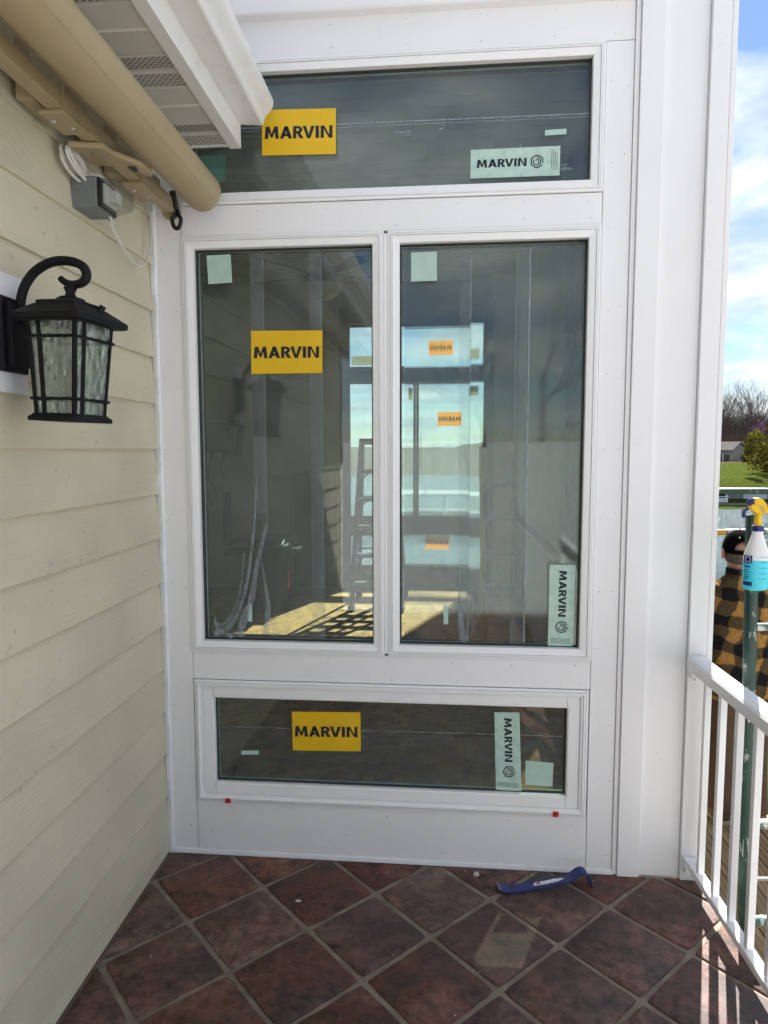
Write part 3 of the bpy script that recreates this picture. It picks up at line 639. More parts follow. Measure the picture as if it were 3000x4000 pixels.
def sheet(q, y, t=.0006):
    m = MB(); pts = [(p[0], p[1]) for p in q]; m.prism(pts, 'y', y - t, y); return m
def lettering(q, y, st, box, bold, spacing, par, name='lettering', mat='ink', vertical=False, mirror=False):
    """box = u0, u1, v0, v1 inside the sticker quad"""
    vs, fs = text_mesh(st, bold, spacing); m = MB(); out = []
    for a, b in vs:
        if mirror: a = 1 - a
        u = box[0] + (box[1] - box[0]) * a; v = box[2] + (box[3] - box[2]) * b
        if vertical: u, v = box[0] + (box[1] - box[0]) * b, box[3] - (box[3] - box[2]) * a
        p = quad_point(q, u, v); out.append((p.x, y, p.y))
    m.add(out, fs); return m.build(name, MT[mat], par)
def sticker(par, q, mat, y=GY - .0044, name='sticker', label=None):
    o = sheet(q, y).build(name, MT[mat], par)
    if label: o['label'] = label
    return o
def emblem(par, cx, cz, r, y, rot=0.0):
    m = MB()
    for k, (ra, rb, a0, a1) in enumerate(((1.0, .80, 0, 5), (.64, .46, 2, 7), (.34, .20, 4, 8), (1.0, .80, 5.25, 5.95))):
        n = 12; ang = lambda t: R(60 * t + 30) + rot
        def hexpt(t, rad):
            i = math.floor(t); fr = t - i; p = Vector((math.cos(ang(i)), math.sin(ang(i)))); q = Vector((math.cos(ang(i + 1)), math.sin(ang(i + 1)))); return p.lerp(q, fr) * rad
        base = len(m.v)
        for j in range(n + 1):
            t = a0 + (a1 - a0) * j / n
            for rad in (ra, rb):
                p = hexpt(t, rad * r); m.v.append(Vector((cx + p.x, y, cz + p.y)))
        for j in range(n): m.f.append((base + 2 * j, base + 2 * j + 1, base + 2 * j + 3, base + 2 * j + 2)); m.sm.append(False)
    return m.build('emblem', MT['ink'], par)
BOLD = (.030, 1.02)
def yellow_sticker(win, q):
    s = sticker(win, q, 'yellow', label='yellow sticker with bold dark lettering')
    lettering(q, GY - .0056, 'MARVIN', (.035, .955, .36, .63), *BOLD, s)
    p = quad_point(q, .972, .61); m = MB(); m.lathe([(.0015, 0), (.0017, .0003)], (0, 0, 0), 8); m.xf(Matrix.Translation((p.x, GY - .0056, p.y)) @ Matrix.Rotation(R(90), 4, 'X')); m.build('registered_mark', MT['ink'], s)
yellow_sticker(W_up, [(.465, 3.039), (.755, 3.033), (.754, 2.863), (.462, 2.869)])
yellow_sticker(W_l, [(.404, 2.197), (.694, 2.194), (.692, 2.027), (.403, 2.027)])
yellow_sticker(W_lo, [(.548, .628), (.838, .634), (.839, .466), (.550, .459)])
def fineprint(q, y, par, boxes):
    m = MB()
    for u0, u1, v0, v1 in boxes:
        c = [quad_point(q, u, v) for u, v in ((u0, v0), (u1, v0), (u1, v1), (u0, v1))]; m.add([(p.x, y, p.y) for p in c], [(0, 1, 2, 3)])
    return m.build('fine_print', MT['ink'], par)
q = [(1.273, 2.858), (1.608, 2.860), (1.607, 2.753), (1.272, 2.753)]
s = sticker(W_up, q, 'label', label='pale green label with dark lettering and hexagon emblem')
lettering(q, GY - .0056, 'MARVIN', (.07, .63, .36, .64), *BOLD, s); p = quad_point(q, .745, .50); emblem(s, p.x, p.y, .027, GY - .0056)
fineprint(q, GY - .0056, s, [(.905 + i * .02, .910 + i * .02, .2, .9 - .05 * i) for i in range(4)])
for win, q in ((W_r, [(1.599, 1.265), (1.700, 1.265), (1.695, .929), (1.598, .933)]), (W_lo, [(1.389, .652), (1.490, .655), (1.503, .318), (1.399, .325)])):
    s = sticker(win, q, 'label', label='pale green label, lettering running down, hexagon emblem below')
    lettering(q, GY - .0056, 'MARVIN', (.38, .68, .37, .93), *BOLD, s, vertical=True); p = quad_point(q, .53, .245); emblem(s, p.x, p.y, .027, GY - .0056, R(30))
    fineprint(q, GY - .0056, s, [(.08, .9, .05 + i * .016, .054 + i * .016) for i in range(4)])
for win, q in ((W_up, [(1.550, 2.919), (1.629, 2.921), (1.629, 2.901), (1.550, 2.899)]), (W_l, [(.368, 1.086), (.386, 1.086), (.387, 1.009), (.369, 1.009)]), (W_r, [(1.179, 1.091), (1.198, 1.091), (1.199, 1.015), (1.180, 1.014)]), (W_lo, [(.327, .450), (.404, .453), (.403, .435), (.327, .432)])):
    sticker(win, q, 'label2', label='tiny pale green sticker')
for win, q, mt in ((W_l, [(.229, 2.495), (.327, 2.497), (.332, 2.388), (.233, 2.383)], 'label2'), (W_r, [(1.046, 2.485), (1.146, 2.486), (1.147, 2.376), (1.046, 2.374)], 'label2'), (W_lo, [(1.518, .452), (1.630, .447), (1.628, .347), (1.518, .350)], 'label2')):
    s = sticker(win, q, mt, label='pale green square sticker')
sticker(W_up, [(.192, 2.889), (.304, 2.891), (.302, 2.786), (.192, 2.785)], 'greenpaper', GY + .0245, label='dull green paper behind the glass')
q = [(1.518, .452), (1.630, .447), (1.628, .347), (1.518, .350)]
# protective film: sheets with overlapping edges, wrinkles and torn shreds
def film(win, x0, x1, z0, z1, mat, y=GY - .0008, name='film_sheet'):
    m = MB(); m.add([(x0, y, z0), (x1, y, z0), (x1, y, z1), (x0, y, z1)], [(0, 1, 2, 3)]); return m.build(name, MT[mat], win)
film(W_l, .430, .6905, .94, 2.505, 'film')
film(W_l, .640, .6905, .94, 2.505, 'film_edge', GY - .0014, 'film_overlap')
film(W_l, .402, .4555, 1.46, 2.500, 'film_edge', GY - .0017, 'film_overlap')
film(W_r, 1.020, 1.2790, .935, 2.505, 'film_blur')
film(W_r, 1.2795, 1.7100, .935, 2.505, 'film_blur')
film(W_r, 1.236, 1.2785, .94, 2.49, 'film_edge', GY - .0014, 'film_overlap')
film(W_r, 1.451, 1.5035, .94, 2.49, 'film_edge', GY - .0017, 'film_overlap')
film(W_up, .30, 1.715, 2.735, 2.972, 'film', GY - .0012)
film(W_lo, .225, 1.675, .33, .545, 'film', GY - .0012)
def line_(win, x0, z0, x1, z1, w=.0022):
    m = MB(); d_ = Vector((x1 - x0, z1 - z0)).normalized() * w; m.prism([(x0 - d_.y, z0 + d_.x), (x1 - d_.y, z1 + d_.x), (x1 + d_.y, z1 - d_.x), (x0 + d_.y, z0 - d_.x)], 'y', GY - .0042, GY - .0036); return m.build('film_edge_line', MT['shred'], win)
line_(W_up, .32, 2.974, 1.714, 2.972); line_(W_up, .32, 2.962, 1.714, 2.961, .001); line_(W_lo, .226, .553, 1.674, .560, .0013); line_(W_l, .4565, 1.43, .4565, 2.502, .0013); line_(W_l, .6905, .94, .6905, 2.504, .0013); line_(W_r, 1.2785, .95, 1.2785, 2.49, .0018); line_(W_r, 1.5035, .95, 1.5035, 2.49, .0028); line_(W_r, 1.451, .95, 1.451, 2.49, .001)
def strand(win, pts, w, name='film_shred', mat='shred', y=GY - .0062):
    """narrow crumpled ribbon: pts (x, z), width list"""
    m = MB(); n = len(pts); vs = []
    for i, (x, z) in enumerate(pts):
        a = pts[max(0, i - 1)]; b = pts[min(n - 1, i + 1)]; d = Vector((b[0] - a[0], b[1] - a[1])).normalized(); nn = Vector((-d.y, d.x))
        ww_ = w[i] if isinstance(w, list) else w
        vs += [(x + nn.x * ww_ / 2, y - .002 * math.sin(i * 2.1), z + nn.y * ww_ / 2), (x, y - .006 - .003 * math.sin(i * 1.3), z), (x - nn.x * ww_ / 2, y - .001, z - nn.y * ww_ / 2)]
    fs = []
    for i in range(n - 1):
        for k in (0, 1): fs.append((3 * i + k, 3 * i + k + 1, 3 * i + k + 4, 3 * i + k + 3))
    m.add(vs, fs, True); o = m.build(name, MT[mat], win, sharp=180); return o
def smooth_path(ps, n=12):
    out = []
    for i in range(len(ps) - 1):
        p0, p1, p2, p3 = (Vector(ps[max(0, i - 1)]), Vector(ps[i]), Vector(ps[i + 1]), Vector(ps[min(len(ps) - 1, i + 2)]))
        for k in range(n):
            t = k / n; out.append(.5 * ((2 * p1) + (p2 - p0) * t + (2 * p0 - 5 * p1 + 4 * p2 - p3) * t * t + (3 * p1 - p0 - 3 * p2 + p3) * t * t * t))
    out.append(Vector(ps[-1])); return [tuple(v) for v in out]
def shred(win, ps, w0, w1, mat='shred'):
    pth = smooth_path(ps, 6); n = len(pth); strand(win, pth, [w0 + (w1 - w0) * i / (n - 1) for i in range(n)], mat=mat)
shred(W_l, [(.418, 1.62), (.402, 1.42), (.372, 1.20), (.335, 1.07), (.29, .99), (.225, .955)], .004, .028)
shred(W_l, [(.455, 1.42), (.440, 1.36), (.405, 1.22), (.385, 1.10), (.352, 1.03), (.335, .945)], .012, .034)
shred(W_l, [(.358, 1.30), (.340, 1.15), (.31, 1.06), (.265, .995), (.222, 1.0)], .003, .018)
shred(W_l, [(.432, 1.26), (.445, 1.16), (.455, 1.07), (.44, .96)], .003, .030)
shred(W_l, [(.40, 1.20), (.375, 1.10), (.365, 1.02), (.33, .97), (.29, .945)], .006, .018)
shred(W_l, [(.225, 1.03), (.235, .985), (.26, .96), (.30, .945)], .004, .022)
shred(W_r, [(1.240, 1.24), (1.245, 1.10), (1.252, 1.0), (1.268, .945)], .012, .030)
for x, a, b in ((1.283, 1.24, 1.02), (1.300, 1.17, .99), (1.312, 1.18, 1.04), (1.272, 1.16, .98), (1.290, 1.09, .97)):
    shred(W_r, [(x, a), (x + .006, (a + b) / 2), (x + .003, b)], .002, .005)
for x, z, w, h in ((1.350, 1.205, .028, .055), (1.395, 1.245, .012, .038), (1.345, 1.50, .030, .11), (1.345, 1.555, .022, .10), (1.292, 1.505, .014, .030), (1.175, 1.25, .030, .06), (1.13, 1.235, .022, .045), (1.40, 1.17, .008, .018), (1.355, 1.79, .028, .05), (1.383, 1.785, .014, .016), (1.165, 1.45, .012, .035), (1.07, 1.43, .010, .045), (1.30, 1.96, .012, .03), (1.105, 1.55, .014, .09), (1.085, 1.72, .010, .16), (1.315, 2.12, .007, .014)):
    m = MB(); n = 14
    m.add([(x, GY - .0066, z)] + [(x + w / 2 * math.cos(6.283 * k / n) * (1 + .3 * noise.noise(Vector((x * 99, k * .7, z)))), GY - .0060, z + h / 2 * math.sin(6.283 * k / n) * (1 + .3 * noise.noise(Vector((x * 55, k * .7, z * 9))))) for k in range(n)], [(0, 1 + k, 1 + (k + 1) % n) for k in range(n)], True); m.build('film_scrap', MT['film_edge'], W_r)
for x, z, w, h in ((1.013, 2.934, .07, .010), (1.03, 2.922, .05, .005), (1.16, 2.94, .02, .008), (1.17, 2.952, .012, .005), (1.63, 2.775, .05, .012), (1.625, 2.79, .03, .008), (1.46, 2.865, .012, .010)):
    m = MB(); n = 12; m.add([(x + w / 2 * math.cos(6.283 * k / n), GY - .0060, z + h / 2 * math.sin(6.283 * k / n)) for k in range(n)], [tuple(range(n))]); m.build('film_scrap', MT['shred'], W_up)
for ps in ([(1.475, 1.73), (1.54, 1.76), (1.60, 1.795)], [(1.04, 2.15), (1.12, 2.11), (1.17, 2.14), (1.20, 2.2)], [(1.02, 1.99), (1.10, 1.97), (1.18, 1.93)]): shred(W_r, ps, .0015, .005, 'film_edge')
for i in range(9):
    x = .44 + i * .047 + rnd.uniform(-.01, .01); hgt = rnd.uniform(.05, .13); shred(W_l, [(x - .012, .942), (x, .942 + hgt), (x + .012, .95)], .0006, .0014, 'film_edge')

# ------------------------------------------------------------------ eave: soffit, fascia, gutter, roof
ev = thing('eave', 'grey beige house eave with perforated soffit, fascia and gutter', 'eave', (.3, -3, 2.85))
EY1 = -.085; SX = .400; SZ = 2.862
def lm(m): return m.xf(LROT)
# soffit panels, each a shallow ribbed tray; vented ones carry rows of slots
vent = [(-.19, -.105), (-.275, -.212), (-.60, -.52), (-.69, -.62), (-1.02, -.93), (-1.11, -1.03)]
flat_ = [(-.515, -.28), (-.925, -.695), (-1.40, -1.115), (-1.7, -1.405), (-2.2, -1.705), (-2.9, -2.205), (-3.7, -2.905), (-4.58, -3.705)]
def soffit_panel(a, b, vented):
    m = MB(); g = .004
    m.prism([(a, SZ + .012), (a + g, SZ), (b - g, SZ), (b, SZ + .012), (b, SZ + .016), (a, SZ + .016)], 'x', .0, SX)
    if (b - a) > .15:
        mid = (a + b) / 2; m.prism([(mid - .010, SZ + .0005), (mid - .003, SZ - .004), (mid + .003, SZ - .004), (mid + .010, SZ + .0005)], 'x', .0, SX)
    o = lm(m).build('soffit_panel', MT['soffit'], ev)
    if vented:
        h = MB(); rows = 7
        for r_ in range(rows):
            y = a + .010 + (b - a - .020) * r_ / (rows - 1)
            x = .02 + (r_ % 2) * .009
            while x < SX - .02:
                h.add([(x, y - .0022, SZ - .0008), (x + .0105, y - .0022, SZ - .0008), (x + .0105, y + .0022, SZ - .0008), (x, y + .0022, SZ - .0008)], [(0, 1, 2, 3)]); x += .018
        k = lm(h).build('vent_slots', MT['soffit_hole'], o); k['kind'] = 'stuff'
for a, b in vent: soffit_panel(a, b, True)
for a, b in flat_: soffit_panel(a, b, False)
m = MB(); m.box(0, SX, -.104, -.088, SZ - .002, SZ + .014); lm(m).build('end_channel', MT['gutter'], ev)
# fascia with turned-under lip
m = MB(); m.prism([(SX - .036, SZ - .006), (SX + .006, SZ - .006), (SX + .006, 2.985), (SX - .006, 2.985), (SX - .006, SZ), (SX - .036, SZ)], 'y', -4.60, EY1 + .004); lm(m).build('fascia', MT['gutter'], ev)
# gutter: flat bottom, ogee front
g = [(.007, 2.942), (.082, 2.936), (.089, 2.936), (.095, 2.941), (.097, 2.952), (.100, 2.962), (.108, 2.974), (.120, 2.985), (.129, 2.997), (.132, 3.012), (.133, 3.024), (.129, 3.027), (.122, 3.024), (.122, 3.018)]
inn = [(x - .0035, z + .003) for x, z in g[::-1][3:]]
poly = [(SX + x, z) for x, z in g] + [(SX + x, z) for x, z in inn] + [(SX + .0065, 3.02)]
m = MB(); n = len(poly)
for yy in (-4.60, EY1): m.v += [Vector((p[0], yy, p[1])) for p in poly]
m.f += [(i, (i + 1) % n, n + (i + 1) % n, n + i) for i in range(n)]; m.sm += [True] * n
lm(m).build('gutter', MT['gutter'], ev, sharp=35)
m = MB(); cap_ = [(SX + x, z) for x, z in g[:12]] + [(SX + .008, 3.025)]; m.prism(cap_, 'y', EY1 - .001, EY1 + .003); lm(m).build('gutter_end_cap', MT['gutter'], ev)
m = MB(); m.prism([(SX + .085, 3.034), (SX + .085, 3.05), (-2.6, 4.55), (-2.6, 4.5), (0, 3.05), (0.0, 2.99), (SX, 2.99)], 'y', -4.65, -.10); lm(m).build('roof_edge', MT['roofing'], ev)
# tan board along the top of the siding, behind the awning
m = MB(); m.box(.0165, .034, -4.34, -.03, 2.715, 2.858); lm(m).build('mounting_board', MT['tan_dark'], ev)

# ------------------------------------------------------------------ retracted awning under the eave
aw = thing('retractable_awning', 'tan retracted awning roll with arms fixed under the eave', 'awning', (.2, -2.5, 2.55))
HC = (.268, 2.684); HR = .070; Y0, Y1 = -4.2, -.125
def arc(c, r, a0, a1, n): return [(c[0] + r * math.cos(R(a0 + (a1 - a0) * i / n)), c[1] + r * math.sin(R(a0 + (a1 - a0) * i / n))) for i in range(n + 1)]
shell = arc(HC, HR, -128, 128, 30) + arc(HC, HR - .005, 128, -128, 30)
m = MB(); m.prism(shell, 'y', Y0, Y1, True); lm(m).build('hood', MT['tan'], aw, sharp=50)
m = MB(); m.tube([(HC[0] + (HR + .0003) * math.cos(R(-35)), Y0, HC[1] + (HR + .0003) * math.sin(R(-35))), (HC[0] + (HR + .0003) * math.cos(R(-35)), Y1, HC[1] + (HR + .0003) * math.sin(R(-35)))], .0009, 5); lm(m).build('seam', MT['tan_dark'], aw)
m = MB(); m.prism(arc((HC[0] - .008, HC[1] + .005), .044, 0, 345, 23), 'y', Y0 + .05, Y1 - .02, True); lm(m).build('fabric_roll', MT['tan_dark'], aw)
m = MB(); m.prism(arc(HC, HR - .006, -128, 128, 26) , 'y', Y1 - .012, Y1 - .008); lm(m).build('end_cap', MT['tan_dark'], aw)
def bar(name, d0, d1, z0_, z1_, a, b, mat='tan', bev=.003):
    m = MB(); m.box(d0, d1, a, b, z0_, z1_); return lm(m).build(name, MT[mat], aw, bevel=bev)
bar('torsion_bar', .100, .146, 2.628, 2.676, -4.1, -.07)
bar('back_rail', .034, .052, 2.70, 2.76, -4.1, -.10, 'tan_dark')
m = MB(); m.tube([(.177, -4.1, 2.690), (.177, -.62, 2.690), (.177, -.595, 2.689)], [.0165, .0165, .010], 14); lm(m).build('arm', MT['tan'], aw)
m = MB(); m.tube([(.150, -4.1, 2.70), (.150, -1.2, 2.70)], .012, 10); lm(m).build('arm', MT['tan_dark'], aw)
def bracket(ya, yb):
    m = MB(); m.box(.078, .152, ya, yb, 2.616, 2.6275); m.box(.030, .078, ya - .02, yb + .02, 2.645, 2.80); m.box(.1465, .152, ya, yb, 2.617, 2.69)
    o = lm(m).build('wall_bracket', MT['tan'], aw, bevel=.003)
    for i, (x, y) in enumerate(((.095, .35), (.125, .7))):
        b_ = MB(); b_.lathe([(.0005, -.004), (.007, -.0035), (.0085, 0), (.0085, .003)], (0, 0, 0), 6); b_.xf(Matrix.Translation((x, ya + (yb - ya) * y, 2.616))); lm(b_).build('bolt', MT['steel'], o)
bracket(-.89, -.76); bracket(-.40, -.24); bracket(-2.6, -2.44)
# shoulder casting with forked lever
m = MB(); pl = [(.045, -.62), (.145, -.60), (.150, -.55), (.205, -.46), (.212, -.40), (.200, -.375), (.182, -.385), (.165, -.44), (.120, -.455), (.06, -.48)]
pl = [(x + .015, y - .09) for x, y in pl]; m.prism(pl, 'z', 2.610, 2.6265); lm(m).build('shoulder_casting', MT['tan'], aw, bevel=.004)
m = MB(); m.prism([(.175, -.560), (.197, -.555), (.193, -.525), (.175, -.530)], 'z', 2.606, 2.6095); lm(m).build('casting_slot', MT['soffit_hole'], aw)
for x, y in ((.115, -.665), (.14, -.645)):
    m = MB(); m.lathe([(.0005, -.003), (.006, -.002), (.006, .002)], (x, y, 2.608), 8); lm(m).build('bolt', MT['steel'], aw)
m = MB(); m.prism(arc((.123, 2.640), .036, 0, 340, 16), 'y', -.072, -.058, True); lm(m).build('bar_end_plug', MT['tan'], aw, bevel=.002)
# safety pin and dangling wire
m = MB(); m.tube([(.06, -.58, 2.586), (.06, -.575, 2.56), (.061, -.57, 2.50)], .0012, 5); lm(m).build('wire', MT['steel'], aw)
# black crank eye
m = MB(); ctr = (.150, -.085, 2.590)
loop = [(.145, -.10, 2.665), (.147, -.09, 2.64)]
m.tube([(.150, -.12, 2.695), (.150, -.10, 2.66), (.150, -.088, 2.640)], .012, 8); lm(m).build('crank_gear', MT['blackp'], aw)
m = MB(); pts = [(.150 + .017 * math.sin(t) * (1.0 if math.cos(t) < .2 else .62), -.085, 2.602 - .034 * math.cos(math.pi - t)) for t in [2 * math.pi * i / 22 for i in range(23)]]
m.tube(pts, .0080, 8, cap=False); lm(m).build('crank_eye', MT['blackp'], aw)

# ------------------------------------------------------------------ outdoor outlet box and cable
ob = thing('outlet_box', 'grey outdoor outlet box with clear cover under the awning', 'outlet box', (.06, -.5, 2.47))
m = MB(); m.box(.012, .094, -.608, -.490, 2.472, 2.565); lm(m).build('box_body', MT['greybox'], ob, bevel=.003)
m = MB(); m.box(.0945, .103, -.606, -.492, 2.475, 2.562); lm(m).build('gasket', MT['blackp'], ob, bevel=.002)
m = MB(); m.lathe([(.0005, 0), (.010, .001), (.010, .003)], (0, 0, 0), 12); m.xf(Matrix.Translation((.034, -.6085, 2.535)) @ Matrix.Rotation(R(90), 4, 'X')); lm(m).build('screw_plug', MT['greybox'], ob)
m = MB(); m.prism([(.1035, 2.478), (.152, 2.488), (.164, 2.502), (.164, 2.545), (.154, 2.556), (.1035, 2.560)], 'y', -.604, -.494); lm(m).build('clear_cover', MT['farglass_clear'], ob, bevel=.004)
m = MB(); m.box(.1032, .112, -.588, -.508, 2.49, 2.55); m.box(.112, .138, -.565, -.53, 2.498, 2.535); lm(m).build('socket_face', MT['cable'], ob, bevel=.002)
cb = thing('coiled_cable', 'white cable coiled above the outlet box and looping to the corner', 'cable', (.06, -.5, 2.44))
m = MB(); pts = []
for i in range(120):
    t = i / 119 * 5 * 2 * math.pi; r1 = .050 + .006 * math.sin(i * .21); pts.append((.040 + .012 * math.sin(i * .13) + .012 * (i % 24) / 24, -.635 + r1 * 1.3 * math.cos(t) + .012 * math.sin(i * .07), 2.588 + .026 * math.sin(t) + .010 * math.sin(i * .05) - .012 * math.cos(t)))
m.tube(pts, .0054, 6); lm(m).build('coil', MT['cable'], cb)
m = MB(); m.tube(smooth_path([(.05, -.565, 2.585), (.066, -.53, 2.595), (.078, -.50, 2.585), (.07, -.49, 2.555)], 5), .0042, 6); lm(m).build('lead', MT['cable'], cb)
m = MB(); m.tube(smooth_path([(.060, -.46, 2.482), (.058, -.42, 2.455), (.056, -.34, 2.415), (.052, -.24, 2.395), (.048, -.15, 2.425), (.046, -.09, 2.50), (.046, -.070, 2.58), (.046, -.068, 2.64)], 7), .0045, 8); lm(m).build('loop', MT['cable'], cb)
m = MB(); m.tube([(.046, -.068, 2.60), (.046, -.068, 2.63)], .0075, 8); lm(m).build('connector', MT['cable'], cb)
m = MB(); m.tube(smooth_path([(.085, -.53, 2.484), (.09, -.50, 2.466), (.085, -.47, 2.470), (.07, -.455, 2.486)], 5), .004, 6); lm(m).build('plug_loop', MT['cable'], cb)

# ------------------------------------------------------------------ wall lantern
ln = thing('wall_lantern', 'black square wall lantern with rippled glass on a scroll arm', 'lantern', (.20, -.96, 1.79))
LC = Vector((.20, -.965, 0)); LR = Matrix.Translation((LC.x, LC.y, 1.95)) @ Matrix.Rotation(R(2.2), 4, 'Y') @ Matrix.Rotation(-.175, 4, 'Z') @ Matrix.Translation((0, 0, -1.95))
def lan(m, name, mat='black', bev=0, par=None, sharp=40): return m.xf(LR).build(name, MT[mat], par or ln, bevel=bev, sharp=sharp)
def sq(h, z): return [(-h, -h, z), (h, -h, z), (h, h, z), (-h, h, z)]
m = MB(); m.loft([sq(.073, 1.795), sq(.073, 1.806), sq(.066, 1.811), sq(.064, 1.815)], False); lan(m, 'base', bev=.001)
zb, zt, hb, ht = 1.815, 2.052, .0605, .0735
def hz(z): return hb + (ht - hb) * (z - zb) / (zt - zb)
for i in range(4):
    rot = Matrix.Rotation(R(90 * i), 4, 'Z')
    m = MB(); w = .0082
    m.loft([[(hz(z) - w, -hz(z) - .001, z), (hz(z) + .001, -hz(z) - .001, z), (hz(z) + .001, -hz(z) + w, z), (hz(z) - w, -hz(z) + w, z)] for z in (zb, zt)], False); m.xf(rot); lan(m, 'corner_post')
    m = MB(); xo = -.038
    m.loft([[(xo * hz(z) / ht - .0055, -hz(z) - .0015, z), (xo * hz(z) / ht + .0055, -hz(z) - .0015, z), (xo * hz(z) / ht + .0055, -hz(z) + .004, z), (xo * hz(z) / ht - .0055, -hz(z) + .004, z)] for z in (zb, zt)], False); m.xf(rot); lan(m, 'glazing_bar')
    m = MB(); m.loft([[(-hz(z) + .004, -hz(z) + .0015, z), (hz(z) - .004, -hz(z) + .0015, z), (hz(z) - .004, -hz(z) + .0038, z), (-hz(z) + .004, -hz(z) + .0038, z)] for z in (zb, zt)], False); m.xf(rot); lan(m, 'glass_panel', 'ripple')
    for z in (1.852, 2.008):
        h = hz(z) + .0045; m = MB(); m.box(-h - .001, h + .001, -h - .0012, -h + .0035, z - .0038, z + .0038); m.xf(rot); lan(m, 'cross_bar')
m = MB(); m.loft([sq(.092, 2.046), sq(.101, 2.050), sq(.101, 2.063), sq(.062, 2.092), sq(.058, 2.0925)], False); roof = lan(m, 'lantern_roof', bev=.0008)
m = MB(); m.loft([sq(.058, 2.090), sq(.058, 2.101), sq(.050, 2.104)], False); lan(m, 'roof_cap', bev=.001)
m = MB(); m.loft([[(r * math.cos(R(60 * k + 30)), r * math.sin(R(60 * k + 30)), z) for k in range(6)] for r, z in ((.040, 2.103), (.040, 2.108), (.032, 2.116), (.014, 2.120), (.0115, 2.130), (.017, 2.141), (.013, 2.148))], False); lan(m, 'finial')
m = MB(); m.tube([(.064, .030, 2.082), (.074, .034, 2.101)], .0085, 12); lan(m, 'light_sensor')
m = MB(); m.tube([(0, 0, 1.815), (0, 0, 1.86)], .011, 10); lan(m, 'socket', 'label2')
m = MB(); m.lathe([(.004, 1.86), (.016, 1.88), (.020, 1.905), (.014, 1.94), (.004, 1.965)], (0, 0, 0), 12); lan(m, 'bulb', 'opal')
arm = smooth_path([(.064, -.962, 2.055), (.066, -.962, 2.10), (.071, -.962, 2.127), (.083, -.962, 2.154), (.108, -.962, 2.184), (.145, -.962, 2.205), (.181, -.962, 2.212), (.217, -.962, 2.208), (.242, -.962, 2.196), (.251, -.962, 2.178), (.247, -.962, 2.163), (.233, -.962, 2.153), (.212, -.962, 2.151), (.193, -.962, 2.157), (.179, -.962, 2.168)], 5)
m = MB(); m.tube(arm, [.0122 if i < 50 else .0122 - .004 * (i - 50) / (len(arm) - 51) for i in range(len(arm))], 8, flat=(0, 1, 0), smooth=False); m.build('scroll_arm', MT['black'], ln)
m = MB(); m.prism([(-1.018, 1.925), (-.912, 1.925), (-.912, 2.118), (-1.018, 2.118)], 'x', .035, .050); m.prism([(-1.004, 1.940), (-.926, 1.940), (-.926, 2.104), (-1.004, 2.104)], 'x', .050, .066); m.build('back_plate', MT['black'], ln, bevel=.003)
m = MB(); m.box(.018, .036, -1.06, -.895, 1.872, 2.176); m.box(.014, .030, -1.06, -.895, 2.176, 2.184); mbk = m.build('mount_block', MT['trim'], sw, bevel=.002); mbk['label'] = 'white mounting block behind the lantern'

# ------------------------------------------------------------------ railing
rl = thing('porch_railing', 'white aluminium railing with square balusters beside the tiles', 'railing', (2.19, -1.8, 0))
RM = Matrix.Rotation(.030, 4, 'Z')
def rx(m): return m.xf(Matrix.Translation((2.162, -.026, 0)) @ RM)
L = 3.6
prof = [(x, z + .014) for x, z in [(-.030, .848), (.030, .848), (.032, .862), (.036, .866), (.036, .892), (.030, .902), (.014, .909), (-.014, .909), (-.030, .902), (-.036, .892), (-.036, .866), (-.032, .862)]]
m = MB(); m.prism(prof, 'y', -L, -.002, False); rx(m).build('top_rail', MT['rail'], rl, bevel=.002)
m = MB(); m.prism([(-.020, .073), (.020, .073), (.020, .097), (.017, .100), (-.017, .100), (-.020, .097)], 'y', -L, -.002); rx(m).build('bottom_rail', MT['rail'], rl, bevel=.001)
cap = [(x * 1.12, .892 + (z - .892) * 1.12) for x, z in prof]
m = MB(); m.prism(cap, 'y', -.036, -.0005); m.box(-.026, .016, -.012, -.0005, .834, .866); o = rx(m).build('rail_bracket', MT['rail'], rl, bevel=.0025)
m = MB(); m.tube([(-.014, -.0125, .834), (-.014, -.015, .834)], .005, 8); rx(m).build('screw', MT['steel'], o)
m = MB(); m.box(-.027, .027, -.034, -.0005, .050, .108); o = rx(m).build('rail_bracket', MT['rail'], rl, bevel=.0025)
m = MB(); m.tube([(-.0275, -.018, .060), (-.030, -.018, .060)], .005, 8); rx(m).build('screw', MT['steel'], o)
base = None; y = -.103
for k in range(28):
    if base is None:
        m = MB(); m.box(-.0115, .0115, -.0115, .0115,   .1003, .8615); base = m.build('baluster', MT['rail'], None, bevel=.0015, origin=(0, 0, 0)); o = base
    else:
        o = base.copy(); col.objects.link(o)
    o.parent = rl; p = Matrix.Translation((2.162, -.026, 0)) @ RM @ Vector((0, y, 0)); o.location = p - Vector(rl.location); o.rotation_euler.z = .030
    y -= .1315

